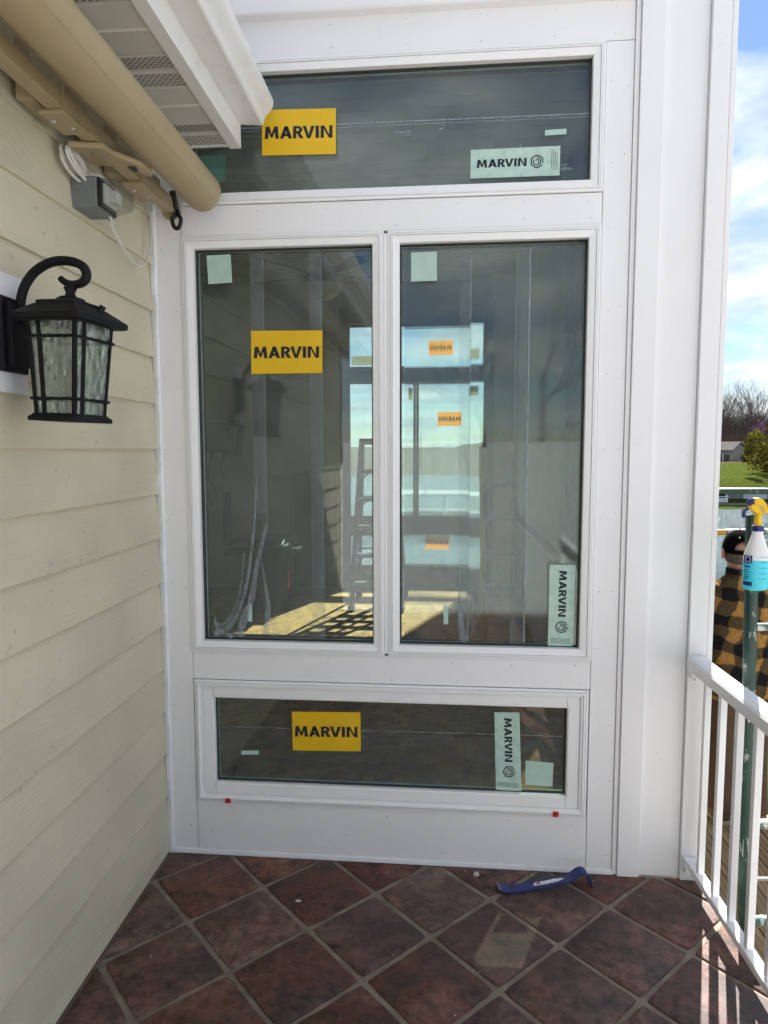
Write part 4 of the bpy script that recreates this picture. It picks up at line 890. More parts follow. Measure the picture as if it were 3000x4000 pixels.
# ------------------------------------------------------------------ pry bar on the tiles
pb = thing('pry_bar', 'blue flat pry bar with scuffed white sticker lying on the tiles', 'pry bar', (1.6, -.13, 0))
def bar_xf(m): return m.xf(Matrix.Translation((1.400, -.150, 0)) @ Matrix.Rotation(math.atan2(.060, .375), 4, 'Z'))
prof = [(0, .022), (.012, .014), (.03, .0075), (.055, .0062), (.09, .009), (.18, .022), (.25, .034), (.285, .042), (.305, .056), (.320, .066), (.337, .068), (.350, .060), (.358, .045), (.364, .025), (.370, .006)]
pth = smooth_path(prof, 4); m = MB(); n = len(pth)
for i, (x, z) in enumerate(pth):
    a = pth[max(0, i - 1)]; b = pth[min(n - 1, i + 1)]; d = Vector((b[0] - a[0], b[1] - a[1])).normalized(); nn = Vector((-d.y, d.x)); s_ = i / (n - 1)
    t = .0034 * min(1, .25 + 5 * min(s_, 1 - s_)); w = .0235 + .006 * max(0, 1 - s_ * 6) - .001 * max(0, s_ * 5 - 4)
    m.v += [Vector((x + nn.x * t, -w, z + nn.y * t)), Vector((x + nn.x * t, w, z + nn.y * t)), Vector((x - nn.x * t, w, z - nn.y * t)), Vector((x - nn.x * t, -w, z - nn.y * t))]
for i in range(n - 1):
    for k in range(4): m.f.append((4 * i + k, 4 * i + (k + 1) % 4, 4 * i + 4 + (k + 1) % 4, 4 * i + 4 + k)); m.sm.append(True)
m.f += [(3, 2, 1, 0), tuple(4 * (n - 1) + k for k in range(4))]; m.sm += [False, False]
bar_xf(m).build('bar', MT['prybar'], pb, bevel=.0012, sharp=50)
def on_bar(x, off):
    for i in range(n - 1):
        if pth[i][0] <= x <= pth[i + 1][0]:
            t = (x - pth[i][0]) / (pth[i + 1][0] - pth[i][0] + 1e-9); return pth[i][1] + t * (pth[i + 1][1] - pth[i][1]) + off
m = MB(); m.add([(.055 + .013 * math.cos(t) , .003 + .006 * math.sin(t) * (1 + .5 * math.cos(t)), on_bar(.055 + .013 * math.cos(t), .0040)) for t in [2 * math.pi * i / 14 for i in range(14)]], [tuple(range(14))]); bar_xf(m).build('nail_slot', MT['hole'], pb)
for x0_, x1_, s_, mt in ((.125, .262, 1, 'white_far'), (.128, .142, 2, 'ink'), (.150, .168, 3, 'red')):
    m = MB(); tp = []; bt = []
    for i in range(26):
        x = x0_ + (x1_ - x0_) * i / 25; k = noise.noise(Vector((x * 120, s_, 0))); k2 = noise.noise(Vector((x * 150, s_, 5)))
        hw = (.0135 if mt == 'white_far' else .005) * (1 - abs(i / 12.5 - 1) ** 4)
        tp.append((x, hw * (.75 + .6 * k) + (.003 if mt != 'white_far' else 0), on_bar(x, .0042 if mt == 'white_far' else .0047))); bt.append((x, -hw * (.75 + .6 * k2), on_bar(x, .0042 if mt == 'white_far' else .0047)))
    m.add(tp + bt, [(i, i + 1, 26 + i + 1, 26 + i) for i in range(25)]); bar_xf(m).build('torn_sticker', MT[mt], pb)
m = MB(); m.box(-.002, .004, -.026, .026, .019, .0215); bar_xf(m).build('blade_edge', MT['steel'], pb)

# ------------------------------------------------------------------ the room behind the glass
FZ = .05
rf_ = structure(MB().box(-2.5, 2.0, .121, 5.60, -.10, FZ - .012).build('room_floor', MT['dark']))
k = 0
for i, (x0, x1) in enumerate(((-2.5, -1.30), (-1.297, .10), (.103, 1.30), (1.303, 2.0))):
    for y0, y1 in ((.1215, 1.9 + .4 * (i % 2)), (1.903 + .4 * (i % 2), 4.2 + .4 * (i % 2)), (4.203 + .4 * (i % 2), 5.40)):
        MB().box(x0, x1, y0, y1, FZ - .011, FZ).build('floor_panel', MT['osb'], rf_)
rc = structure(MB().box(-2.7, 2.24, -.05, 5.8, 3.70, 4.90).build('room_roof', MT['trim']))
y = .15
while y < 5.36:
    MB().box(-2.5, 2.0, y, y + .134, 3.672, 3.699).build('ceiling_plank', MT['ceil'], rc, bevel=.004); y += .140
fw_ = thing('far_room_wall', 'far wall of the room with siding left of the window', 'wall', (-.2, 5.48, 0))
def wallbox(par, name, mat, *b): return MB().box(*b).build(name, MT[mat], par)
wallbox(fw_, 'wall_section', 'int_wall', -2.5, -.02, 5.425, 5.58, -.1, 3.70)
wallbox(fw_, 'wall_section', 'int_wall', 1.70, 2.20, 5.405, 5.58, -.1, 3.70)
for z0_, z1_ in ((-.1, .29), (.725, .895), (2.535, 2.665), (3.205, 3.70)): wallbox(fw_, 'wall_section', 'int_trim', -.02, 1.70, 5.41, 5.58, z0_, z1_)
z = FZ + .02; sb = None
while z < 3.6:
    if sb is None:
        m = MB(); m.prism([(5.424, z), (5.412, z), (5.420, z + .19), (5.424, z + .19)], 'x', -2.49, -.075); sb = m.build('siding_board', MT['siding_in'], None, origin=(0, 0, z)); o = sb; zz = z
    else: o = sb.copy(); col.objects.link(o)
    o.parent = fw_; o.location = Vector((0, 0, z)) - Vector(fw_.location); z += .183
m = MB(); m.ring(-.065, 1.735, .06, 3.40, [(0, 5.41), (0, 5.385), (.085, 5.385), (.085, 5.41)]); m.build('casing', MT['int_trim'], fw_, bevel=.003)
def far_window(label, o_, panes, base):
    t = thing('far_window', label, 'window', base, 'windows in the far wall of the room')
    m = MB(); m.ring(*o_, [(0, 5.56), (0, 5.395), (.028, 5.395), (.032, 5.43), (.032, 5.56)]); m.build('frame', MT['int_trim'], t)
    for g_ in panes:
        m = MB(); m.ring(g_[0] - .04, g_[1] + .04, g_[2] - .03, g_[3] + .03, [(.0, 5.475), (.0, 5.43), (.03, 5.43), (.03, 5.475), (0, 5.475)]); m.build('sash', MT['int_trim'], t)
        m = MB(); m.box(g_[0] - .012, g_[1] + .012, 5.449, 5.455, g_[2] - .012, g_[3] + .012); m.build('pane', MT['glass2'], t)
    for g_ in panes: m = MB(); m.add([(g_[0], 5.4475, g_[2]), (g_[1], 5.4475, g_[2]), (g_[1], 5.4475, g_[3]), (g_[0], 5.4475, g_[3])], [(0, 1, 2, 3)]); m.build('film_sheet', MT['haze_far'], t)  # sheet added to veil the view outside with a pale glow
    m = MB(); m.box(o_[0] + .033, o_[1] - .033, 5.456, 5.62, o_[2] + .002, o_[2] + .030); m.build('sill', MT['vinyl'], t)
    return t
fu = far_window('bright far transom window with orange sticker, seen through the glass', (.0, 1.675, 2.64, 3.23), [(.06, 1.60, 2.705, 3.165)], (.83, 5.45, 2.64))
fm = far_window('far pair of tall windows seen behind the dark stepladder', (.0, 1.675, .87, 2.56), [(.06, .79, .935, 2.505), (.875, 1.61, .935, 2.505)], (.83, 5.45, .87))
fl = far_window('far low window with orange sticker near the sunlit floor', (.0, 1.675, .27, .75), [(.06, 1.60, .335, .695)], (.83, 5.45, .27))
for win, q in ((fu, [(.98, 3.01), (1.265, 3.015), (1.265, 2.845), (.98, 2.845)]), (fm, [(1.09, 2.175), (1.375, 2.175), (1.375, 2.01), (1.09, 2.01)]), (fl, [(.95, .685), (1.235, .68), (1.235, .525), (.95, .53)])):
    s = sheet(q, 5.4465).build('sticker', MT['orange'], win); s['label'] = 'orange back of a sticker on far glass'
    lettering(q, 5.445, 'MARVIN', (.05, .95, .33, .67), .02, 1.02, s, mirror=True)
for win, q in ((fu, [(1.47, 2.885), (1.565, 2.885), (1.565, 2.765), (1.47, 2.765)]), (fu, [(.07, 2.83), (.32, 2.83), (.32, 2.72), (.07, 2.72)]), (fm, [(1.46, 2.46), (1.56, 2.46), (1.56, 2.35), (1.46, 2.35)]), (fm, [(.74, 2.46), (.79, 2.46), (.79, 2.32), (.74, 2.32)])):
    sheet(q, 5.4465).build('sticker', MT['papertan'], win)
sd = thing('side_room_wall', 'grey right hand wall of the room with a bright window', 'wall', (2.1, 2.7, 0))
wallbox(sd, 'wall_section', 'int_white', 2.002, 2.16, 2.28, 5.40, -.1, .98)
wallbox(sd, 'wall_section', 'int_wall', 2.0, 2.16, 2.28, 5.40, .981, 3.70)
wallbox(sd, 'wall_section', 'int_wall', 2.0, 2.16, .122, .30, -.1, 3.70)
for z0_, z1_ in ((-.1, .30), (.72, .90), (2.53, 2.69), (3.19, 3.70)): wallbox(sd, 'wall_section', 'int_trim', 2.0, 2.16, .301, 2.279, z0_, z1_)
wallbox(sd, 'stool', 'int_trim', 1.965, 2.001, 2.24, 5.38, .955, 1.0)
sw2 = thing('side_window', 'window in the side wall glimpsed at the right pane edge', 'window', (2.08, 1.0, .3))
for a, b in ((.301, .719), (.901, 2.529), (2.691, 3.189)):
    m = MB(); m.box(2.07, 2.09, .302, 2.278, a + .001, b - .001); m.build('pane', MT['glass2'], sw2)
    m = MB(); m.add([(2.066, .362, a + .02), (2.066, 2.218, a + .02), (2.066, 2.218, b - .02), (2.066, .362, b - .02)], [(0, 1, 2, 3)]); m.build('film_sheet', MT['film_sun_dim'], sw2)  # sheet added so less, warmer sun reaches the floor and tiles
    m = MB(); m.box(2.03, 2.12, 2.22, 2.278, a + .001, b - .001); m.box(2.03, 2.12, .302, .36, a + .001, b - .001); m.build('frame', MT['int_trim'], sw2)
MB().box(-2.66, -2.502, .145, 5.58, -.1, 3.70).build('x', MT['int_wall']).name = 'end_wall'
tag(bpy.data.objects['end_wall'], 'plain left end wall of the room beyond the trash bin', 'wall')

# stepladder: black rails, aluminium treads
sl = thing('stepladder', 'dark stepladder standing in the sun behind the left pane', 'stepladder', (.47, 4.45, FZ))
def P3(x, y, z): return Vector((x, y, z))
for sx in (0, 1):
    xb, xt = (.215, .30) if sx == 0 else (.735, .66)
    for yb, yt in ((4.25, 4.52), (4.90, 4.62)):
        m = MB(); m.tube([P3(xb, yb, FZ), P3(xt, yt, 1.80)], .030 if yb < 4.5 else .021, 4, flat=(1, 1, 0), smooth=False); m.build('rail', MT['ladder'], sl)
        m = MB(); m.box(xb - .035, xb + .035, yb - .04, yb + .04, FZ + .001, FZ + .055); m.build('foot', MT['blackp'], sl, bevel=.004)
for i in range(5):
    t = (i + 1) / 6; z = FZ + t * 1.75; y = 4.25 + .27 * t; a = .215 + .085 * t; b = .735 - .075 * t
    m = MB(); m.box(a, b, y - .045, y + .05, z - .012, z + .012); m.box(a, b, y - .046, y - .038, z - .03, z); m.build('tread', MT['tread'], sl, bevel=.003)
    y2 = 4.90 - .28 * t; m = MB(); m.tube([(a, y2, z), (b, y2, z)], .011, 6); m.build('back_rung', MT['ladder'], sl)
    m = MB(); m.tube([(a + .01, y, z - .10), (a + .11, y, z - .01)], .008, 4); m.build('brace', MT['ladder'], sl); m = MB(); m.tube([(b - .01, y, z - .10), (b - .11, y, z - .01)], .008, 4); m.build('brace', MT['ladder'], sl)
m = MB(); m.box(.275, .685, 4.49, 4.65, 1.78, 1.845); m.build('top_cap', MT['ladder'], sl, bevel=.008)
# yellow stepladder half seen through cloudy film
yl = thing('fibreglass_ladder', 'yellow fibreglass ladder leaning inside behind the cloudy film', 'ladder', (1.55, 3.2, FZ))
for a, b in (((1.52, 3.00, FZ), (1.50, 3.32, 1.75)), ((1.88, 3.00, FZ), (1.72, 3.32, 1.75))):
    m = MB(); m.tube([a, b], .028, 4, smooth=False); m.build('rail', MT['yladder'], yl)
for i in range(5):
    t = (i + .8) / 6; m = MB(); m.box(1.52 - .02 * t, 1.88 - .16 * t, 2.97 + .32 * t, 3.05 + .32 * t, FZ + 1.70 * t, FZ + 1.70 * t + .022); m.build('tread', MT['ladderstep'], yl)
# trash bin
tb = thing('trash_bin', 'dark lidded trash bin in the shade behind the left pane', 'bin', (-.72, 4.3, FZ))
m = MB(); m.loft([[(-.72 + w * sx, 4.3 + w * sy, z) for sx, sy in ((-1, -.9), (-.9, -1), (.9, -1), (1, -.9), (1, .9), (.9, 1), (-.9, 1), (-1, .9))] for w, z in ((.21, FZ), (.27, .72))], False); m.build('body', MT['dark'], tb)
m = MB(); m.box(-1.03, -.41, 3.98, 4.62, .721, .77); m.prism([(3.99, .77), (4.6, .77), (4.5, .82), (4.1, .82)], 'x', -1.0, -.44); m.build('lid', MT['dark'], tb, bevel=.015)
m = MB(); m.box(-.42, -.33, 4.2, 4.4, .66, .71); m.build('handle', MT['dark'], tb, bevel=.01)
m = MB(); m.box(-.415, -.405, 4.08, 4.11, .30, .50); m.build('red_strip', MT['red'], tb)
# leaning dark door panel
dp = thing('leaning_panel', 'dark framed panel leaning on the far siding wall', 'panel', (-.36, 5.3, FZ))
m = MB(); m.box(-.63, -.10, 5.33, 5.36, FZ + .02, 1.46); m.build('panel', MT['dark'], dp)
m = MB(); m.ring(-.66, -.07, FZ, 1.49, [(0, 5.365), (0, 5.325), (.03, 5.325), (.03, 5.365)]); m.build('edge_frame', MT['ladderstep'], dp)
# bracket with cables on the siding
br = thing('wall_bracket', 'black television bracket with hanging cables on the far siding', 'bracket', (-1.5, 5.38, 1.75))
m = MB(); m.box(-1.72, -1.42, 5.36, 5.408, 1.70, 2.05); m.build('plate', MT['dark'], br, bevel=.01)
m = MB(); m.tube([(-1.5, 5.36, 1.95), (-1.33, 5.25, 2.06), (-1.2, 5.30, 1.98)], .035, 6); m.tube([(-1.24, 5.30, 2.08), (-1.28, 5.31, 1.66)], .04, 4); m.build('arm', MT['dark'], br)
for ps in ([(-1.65, 5.40, 1.70), (-1.68, 5.40, 1.4), (-1.60, 5.40, 1.2), (-1.66, 5.40, 1.05)], [(-1.5, 5.40, 1.70), (-1.53, 5.40, 1.5), (-1.49, 5.40, 1.36)]):
    m = MB(); m.tube(smooth_path(ps, 5), .008, 5); m.build('cable', MT['dark'], br)
m = MB(); m.box(-1.52, -1.42, 5.395, 5.412, .45, 1.22); o = m.build('dark_board', MT['dark']); tag(o, 'narrow dark board standing against siding beside the bin', 'board')
# ceiling fan
fn = thing('ceiling_fan', 'dark ceiling fan with opal light bowl behind the left pane', 'ceiling fan', (.15, 3.1, 2.95))
m = MB(); m.tube([(.15, 3.1, 3.30), (.15, 3.1, 3.671)], .016, 8); m.build('rod', MT['bronze'], fn)
m = MB(); m.lathe([(.02, 3.34), (.05, 3.32), (.07, 3.26), (.13, 3.20), (.145, 3.15), (.13, 3.10)], (.15, 3.1, 0), 20); m.build('motor', MT['bronze'], fn)
m = MB(); m.lathe([(.15, 3.10), (.148, 3.07), (.12, 3.02), (.06, 2.985), (.003, 2.975)], (.15, 3.1, 0), 20); m.build('light_bowl', MT['opal'], fn)
for i in range(5):
    a = R(72 * i + 20); m = MB(); m.add([(.13, -.03, .008), (.62, -.065, .012), (.66, 0, .004), (.62, .065, -.012), (.13, .03, -.008), (.13, -.03, .014), (.62, -.065, .018), (.66, 0, .010), (.62, .065, -.006), (.13, .03, -.002)], [(0, 1, 2, 3, 4), (9, 8, 7, 6, 5)] + [(j, (j + 1) % 5, 5 + (j + 1) % 5, 5 + j) for j in range(5)])
    m.xf(Matrix.Translation((.15, 3.1, 3.17)) @ Matrix.Rotation(a, 4, 'Z')); m.build('blade', MT['bronze'], fn)
m = MB()
for i in range(40):
    x, y_ = rnd.uniform(.1, 1.6), rnd.uniform(.3, 4.8); s_ = rnd.uniform(.008, .03); m.box(x, x + s_, y_, y_ + s_ * .5, FZ + .001, FZ + .008)
tag(m.build('wood_scraps', MT['tan']), 'small wood scraps strewn on the strand board floor', 'scraps', kind='stuff')

# ------------------------------------------------------------------ lower walkway and scaffold
dk = structure(MB().box(2.32, 3.24, -3.0, 1.90, -.70, -.632).build('walkway', MT['bark']))
pl = None
for i in range(7):
    x = 2.32 + i * .1335
    if pl is None:
        prof = [(0, -.030), (.127, -.030)] + [(.127, -.002), (.125, 0), (.098, 0), (.096, -.004), (.092, -.004), (.090, 0), (.068, 0), (.066, -.004), (.062, -.004), (.060, 0), (.038, 0), (.036, -.004), (.032, -.004), (.030, 0), (.002, 0), (0, -.002)]
        m = MB(); m.prism(prof, 'y', -3.0, 1.92); pl = m.build('plank', MT['deck'], None, origin=(0, 0, 0)); o = pl
    else: o = pl.copy(); col.objects.link(o)
    o.parent = dk; o.location = Vector((x, 0, -.60)) - Vector(dk.location)
sf = thing('scaffold_frame', 'chipped green scaffold frame right outside the railing', 'scaffold', (2.30, -.20, -.60))
m = MB(); m.tube([(2.310, -.200, -.60), (2.290, -.213, .30), (2.245, -.250, 1.490)], .0222, 16, cap=False); m.tube([(2.2451, -.250, 1.488), (2.2452, -.2501, 1.40)], .0195, 16, cap=False); post = m.build('post', MT['green'], sf, sharp=60)
def post_at(z): t = (1.49 - z) / 1.19; return Vector((2.245 + .045 * t, -.250 + .037 * t, z))
for z, r_, mt in ((1.095, .0145, 'greenw'), (.355, .0175, 'greenw'), (-.03, .021, 'greenw'), (-.38, .0175, 'green')):
    p = post_at(z); m = MB(); m.tube([p + Vector((.018, 0, 0)), p + Vector((1.05, .10, 0))], r_, 12); m.build('rung', MT[mt], sf)
p = post_at(.14); m = MB(); m.tube([p + Vector((.012, 0, 0)), p + Vector((.60, .05, .0))], .007, 6); m.build('lock_rod', MT['ladderstep'], sf)
p = post_at(1.395); m = MB(); m.lathe([(.0045, 0), (.0045, .001)], (0, 0, 0), 10); m.xf(Matrix.Translation((p.x + .008, p.y - .0213, p.z)) @ Matrix.Rotation(R(90), 4, 'X')); m.build('pin_hole', MT['hole'], sf)
for z, w, h, dx_ in ((.80, .006, .05, -.006), (.775, .005, .022, .006), (.275, .010, .042, -.012)):
    p = post_at(z); m = MB(); n = 12
    vs = []
    for k in range(n):
        a = 6.283 * k / n; ox = dx_ + w * math.cos(a) * (1 + .4 * noise.noise(Vector((k, z * 9, 0)))); vs.append((p.x + ox - post_at(z + h * math.sin(a)).x + post_at(z + h * math.sin(a)).x, post_at(z + h * math.sin(a)).y - math.sqrt(max(1e-6, .0226 ** 2 - min(ox, .02) ** 2)), z + h * math.sin(a)))
    m.add(vs, [tuple(range(n))]); m.build('bare_patch', MT['white_far'], sf)
fs = thing('far_scaffold', 'yellow and green guard rails of the scaffold beyond the worker', 'scaffold', (3.3, 2.2, -1.9))
m = MB(); m.tube([(2.05, 2.40, 1.415), (4.6, 2.46, 1.425)], .0215, 12); m.build('guard_rail', MT['green'], fs)
m = MB(); m.tube([(2.05, 2.40, 1.125), (3.20, 2.40, 1.125)], .0215, 12); m.build('guard_rail', MT['yellowp'], fs)
m = MB(); m.tube([(3.201, 2.40, 1.125), (4.6, 2.42, 1.16)], .0235, 12); m.build('guard_rail', MT['greenw'], fs)
m = MB(); m.tube([(3.315, 1.93, -2.6), (3.315, 1.93, 1.10)], .0215, 12); m.build('upright', MT['yellowp'], fs)
m = MB(); m.tube([(2.6, 2.40, -.205), (3.9, 2.40, -.205)], .022, 10); m.build('guard_rail', MT['greenw'], fs)
m = MB(); m.tube([(2.6, 2.38, -.30), (3.26, 2.38, -.30)], .024, 10); m.build('guard_rail', MT['yellowp'], fs)
m = MB(); m.box(3.288, 3.292, 1.905, 1.94, -.55, .02); m.build('spec_plate', MT['ladderstep'], fs)

# spray bottle hooked on the post
sp_ = thing('spray_bottle', 'spray bottle with blue liquid and yellow trigger hooked on the green post', 'spray bottle', (2.222, -.345, 1.2505))
BC = (2.222, -.345, 1.2505)
m = MB(); m.lathe([(.030, 0), (.038, .004), (.041, .014), (.0415, .09), (.041, .110), (.037, .128), (.030, .150), (.022, .172), (.0175, .188), (.0172, .206), (.0172, .208)], BC, 28, 1, .8); m.build('bottle', MT['bottle'], sp_, sharp=60)
m = MB(); m.lathe([(.0185, .198), (.0192, .200), (.0192, .214), (.0175, .216)], BC, 24); m.build('collar', MT['bblue'], sp_)
m = MB(); m.lathe([(.0125, .216), (.0118, .23), (.0118, .262)], BC, 18); m.build('neck', MT['byellow'], sp_)
bx, by, bz = BC
hp = [(.024, .258), (.027, .266), (.022, .286), (.010, .302), (-.006, .309), (-.018, .308), (-.020, .298), (-.018, .287), (-.026, .288), (-.031, .283), (-.030, .274), (-.022, .264), (-.012, .257), (.012, .254)]
m = MB(); m.prism([(bx + a, bz + b) for a, b in hp], 'y', by - .013, by + .013); m.build('trigger_head', MT['byellow'], sp_, bevel=.004)
m = MB()
for i in range(5): m.prism([(bx - .006 + i * .002, bz + .2855 - i * .005), (bx + .012 + i * .0015, bz + .2795 - i * .005), (bx + .012 + i * .0015, bz + .2780 - i * .005), (bx - .006 + i * .002, bz + .2840 - i * .005)], 'y', by - .0142, by - .0128)
m.build('grip_slots', MT['tan'], sp_)
m = MB(); m.tube([(bx - .018, by, bz + .299), (bx - .032, by, bz + .292), (bx - .038, by, bz + .289)], [.011, .010, .006], 10); m.build('nozzle', MT['bblue'], sp_)
m = MB(); m.tube(smooth_path([(bx - .020, by + .002, bz + .288), (bx - .026, by + .020, bz + .272), (bx - .022, by + .060, bz + .258), (bx - .010, by + .088, bz + .238)], 4), .0062, 8); m.build('trigger', MT['bblue'], sp_)
# printed panels and fill marks on the curved front
def on_bottle(a, z): return (bx + .0418 * math.sin(a), by - .0418 * .8 * math.cos(a), bz + z)
def patch(name, a0, a1, z0_, z1_, mat, par=sp_):
    m = MB(); n = 6; m.add([on_bottle(a0 + (a1 - a0) * i / n, z) for z in (z0_, z1_) for i in range(n + 1)], [(i, i + 1, n + 2 + i, n + 1 + i) for i in range(n)], True); return m.build(name, MT[mat], par)
patch('printed_panel', -1.45, -.62, .0935, .118, 'bblue'); patch('printed_panel', -1.45, -.58, .017, .030, 'bblue')
for i, z in enumerate((.078, .068, .061, .052, .045, .039)): patch('printed_line', -1.35, -.78 - .1 * (i % 2), z, z + (.005 if i == 0 else .0025), 'bblue')
vs, fs_ = text_mesh('Sprayer', .02, 1.0); m = MB(); m.add([on_bottle(-1.40 + .62 * a, .0865 + .0075 * b) for a, b in vs], fs_); m.build('lettering', MT['bblue'], sp_)
m = MB(); em = [(-1.25, .098), (-1.25, .112), (-1.12, .112), (-1.12, .115), (-.92, .115), (-.92, .112), (-.79, .112), (-.79, .098)]
for (a0, z0_), (a1, z1_) in zip(em, em[1:] + em[:1]):
    p0, p1 = Vector(on_bottle(a0, z0_)), Vector(on_bottle(a1, z1_)); off = Vector((0, -.0012, 0)); m.tube([p0 + off, p1 + off], .0008, 4)
m.build('emblem', MT['white_far'], sp_)
m = MB()
for i, (z, tx) in enumerate(((.113, '25 fl. oz.'), (.096, '20 fl. oz.'), (.077, '15 fl. oz.'), (.058, '10 fl. oz.'), (.040, '5 fl. oz.'))):
    patch('fill_mark', -.10, .05, z, z + .0012, 'ink')
    vs, fs_ = text_mesh(tx, .01, 1.0); m = MB(); m.add([on_bottle(.12 + .48 * a, z - .0015 + .0048 * b) for a, b in vs], fs_); m.build('fill_text', MT['ink'], sp_)

# ------------------------------------------------------------------ worker on the walkway, seen from behind
pe = thing('person', 'person in mustard black plaid jacket and black cap facing the lake', 'person', (3.0, 1.60, -.60))
px_, py_, pz_ = 3.0, 1.60, -.60
J = {}; E_ = []
def jn(n, x, y, z, r_, parent=None):
    J[n] = (len(J), (x, y, z), r_)
    if parent: E_.append((J[parent][0], J[n][0]))
jn('pelvis', 0, 0, .96, .13); jn('waist', 0, .01, 1.10, .125, 'pelvis'); jn('chest', 0, 0, 1.33, .14, 'waist'); jn('nb', -.01, -.005, 1.50, .075, 'chest'); jn('neck', -.015, .005, 1.575, .060, 'nb'); jn('h1', -.018, .02, 1.64, .074, 'neck'); jn('h2', -.02, .025, 1.71, .086, 'h1'); jn('h3', -.02, .02, 1.775, .064, 'h2')
for s_, n in ((-1, 'l'), (1, 'r')):
    jn('sh' + n, .18 * s_, 0, 1.47, .065, 'chest')
    el = (.255, -.04, 1.20) if s_ > 0 else (-.27, .06, 1.22); wr = (.19, .02, .965) if s_ > 0 else (-.20, .24, 1.06)
    jn('el' + n, *el, .046, 'sh' + n); jn('wr' + n, *wr, .030, 'el' + n)
    d = (Vector(wr) - Vector(el)).normalized(); pm = Vector(wr) + d * .06; jn('pm' + n, *pm, .034, 'wr' + n)
    side = d.cross(Vector((1, 0, 0))).normalized()
    for k in range(4):
        b_ = pm + d * .03 + side * (.020 * (1.5 - k)); f1 = b_ + d * .034; f2 = f1 + (d * .5 + Vector((-s_ * .8, 0, 0))).normalized() * .03
        jn('fa%s%d' % (n, k), *b_, .010, 'pm' + n); jn('fb%s%d' % (n, k), *f1, .0095, 'fa%s%d' % (n, k)); jn('fc%s%d' % (n, k), *f2, .008, 'fb%s%d' % (n, k))
    tb_ = pm + side * .035 - d * .02; jn('ta' + n, *tb_, .011, 'pm' + n); jn('tb' + n, *(tb_ + d * .03 + side * .012), .009, 'ta' + n)
    jn('hip' + n, .09 * s_, 0, .92, .095, 'pelvis'); jn('kn' + n, (.10 if s_ > 0 else -.085), .01, .50, .062, 'hip' + n); jn('an' + n, (.11 if s_ > 0 else -.08), -.02, .09, .042, 'kn' + n); jn('to' + n, (.12 if s_ > 0 else -.09), .14, .04, .034, 'an' + n)
me = bpy.data.meshes.new('body'); me.from_pydata([v[1] for v in J.values()], E_, []); body = bpy.data.objects.new('body', me); col.objects.link(body); body.parent = pe
md = body.modifiers.new('skin', 'SKIN')
if not me.skin_vertices: 
    bm_ = bmesh.new(); bm_.from_mesh(me); bm_.verts.layers.skin.verify(); bm_.to_mesh(me); bm_.free()
for i, v in enumerate(J.values()):
    sk = me.skin_vertices[0].data[i]; sk.radius = (v[2], v[2]); sk.use_root = (i == 0)
md.use_smooth_shade = True
sdv = body.modifiers.new('sub', 'SUBSURF'); sdv.levels = 1; sdv.render_levels = 2; me.materials.append(MT['skin'])
def wp(x, y, z): return (px_ + x, py_ + y, pz_ + z)
def ell(cx, cy_, z, rx_, ry_, n=28, wob=0, sd_=0):
    return [wp(cx + rx_ * (1 + wob * noise.noise(Vector((k * .5, z * 7, sd_)))) * math.copysign(abs(math.cos(6.2832 * k / n)) ** .85, math.cos(6.2832 * k / n)), cy_ + ry_ * (1 + wob * noise.noise(Vector((k * .6, z * 6, sd_ + 3)))) * math.copysign(abs(math.sin(6.2832 * k / n)) ** .85, math.sin(6.2832 * k / n)), z) for k in range(n)]
m = MB(); m.loft([ell(0, 0, .80, .215, .150, wob=.10), ell(0, 0, .83, .222, .155, wob=.10), ell(0, 0, .92, .225, .158, wob=.09), ell(0, 0, 1.02, .222, .152, wob=.09), ell(0, 0, 1.14, .222, .148, wob=.08), ell(0, 0, 1.26, .232, .150, wob=.07), ell(0, 0, 1.36, .240, .148, wob=.05), ell(0, -.005, 1.43, .236, .135, wob=.03), ell(-.002, -.005, 1.485, .205, .110), ell(-.006, -.008, 1.525, .140, .088), ell(-.01, -.01, 1.548, .090, .078), ell(-.012, -.010, 1.575, .080, .078), ell(-.014, -.010, 1.590, .072, .070)], True)
jk = m.build('jacket', MT['plaid'], pe, sharp=180)
def sleeve(pts, rs, name, mat, par):
    m = MB(); m.tube([wp(*p) for p in smooth_path(pts, 5)], [rs[0] + (rs[1] - rs[0]) * i / (5 * (len(pts) - 1)) + .006 * math.sin(i * 1.9) for i in range(5 * (len(pts) - 1) + 1)], 14); return m.build(name, MT[mat], par, sharp=180)
sleeve([(.165, 0, 1.455), (.225, -.015, 1.36), (.258, -.04, 1.20), (.235, -.015, 1.10), (.195, .015, .985)], (.088, .054), 'sleeve', 'plaid', pe)
sleeve([(-.165, 0, 1.455), (-.23, .01, 1.36), (-.27, .06, 1.22), (-.245, .14, 1.14), (-.205, .23, 1.07)], (.088, .054), 'sleeve', 'plaid', pe)
m = MB(); m.loft([ell(-.012, -.012, 1.555, .086, .083), ell(-.014, -.012, 1.598, .083, .081), ell(-.014, -.012, 1.602, .077, .075), ell(-.014, -.012, 1.575, .074, .072)], True); m.build('collar', MT['plaid'], pe, sharp=180)
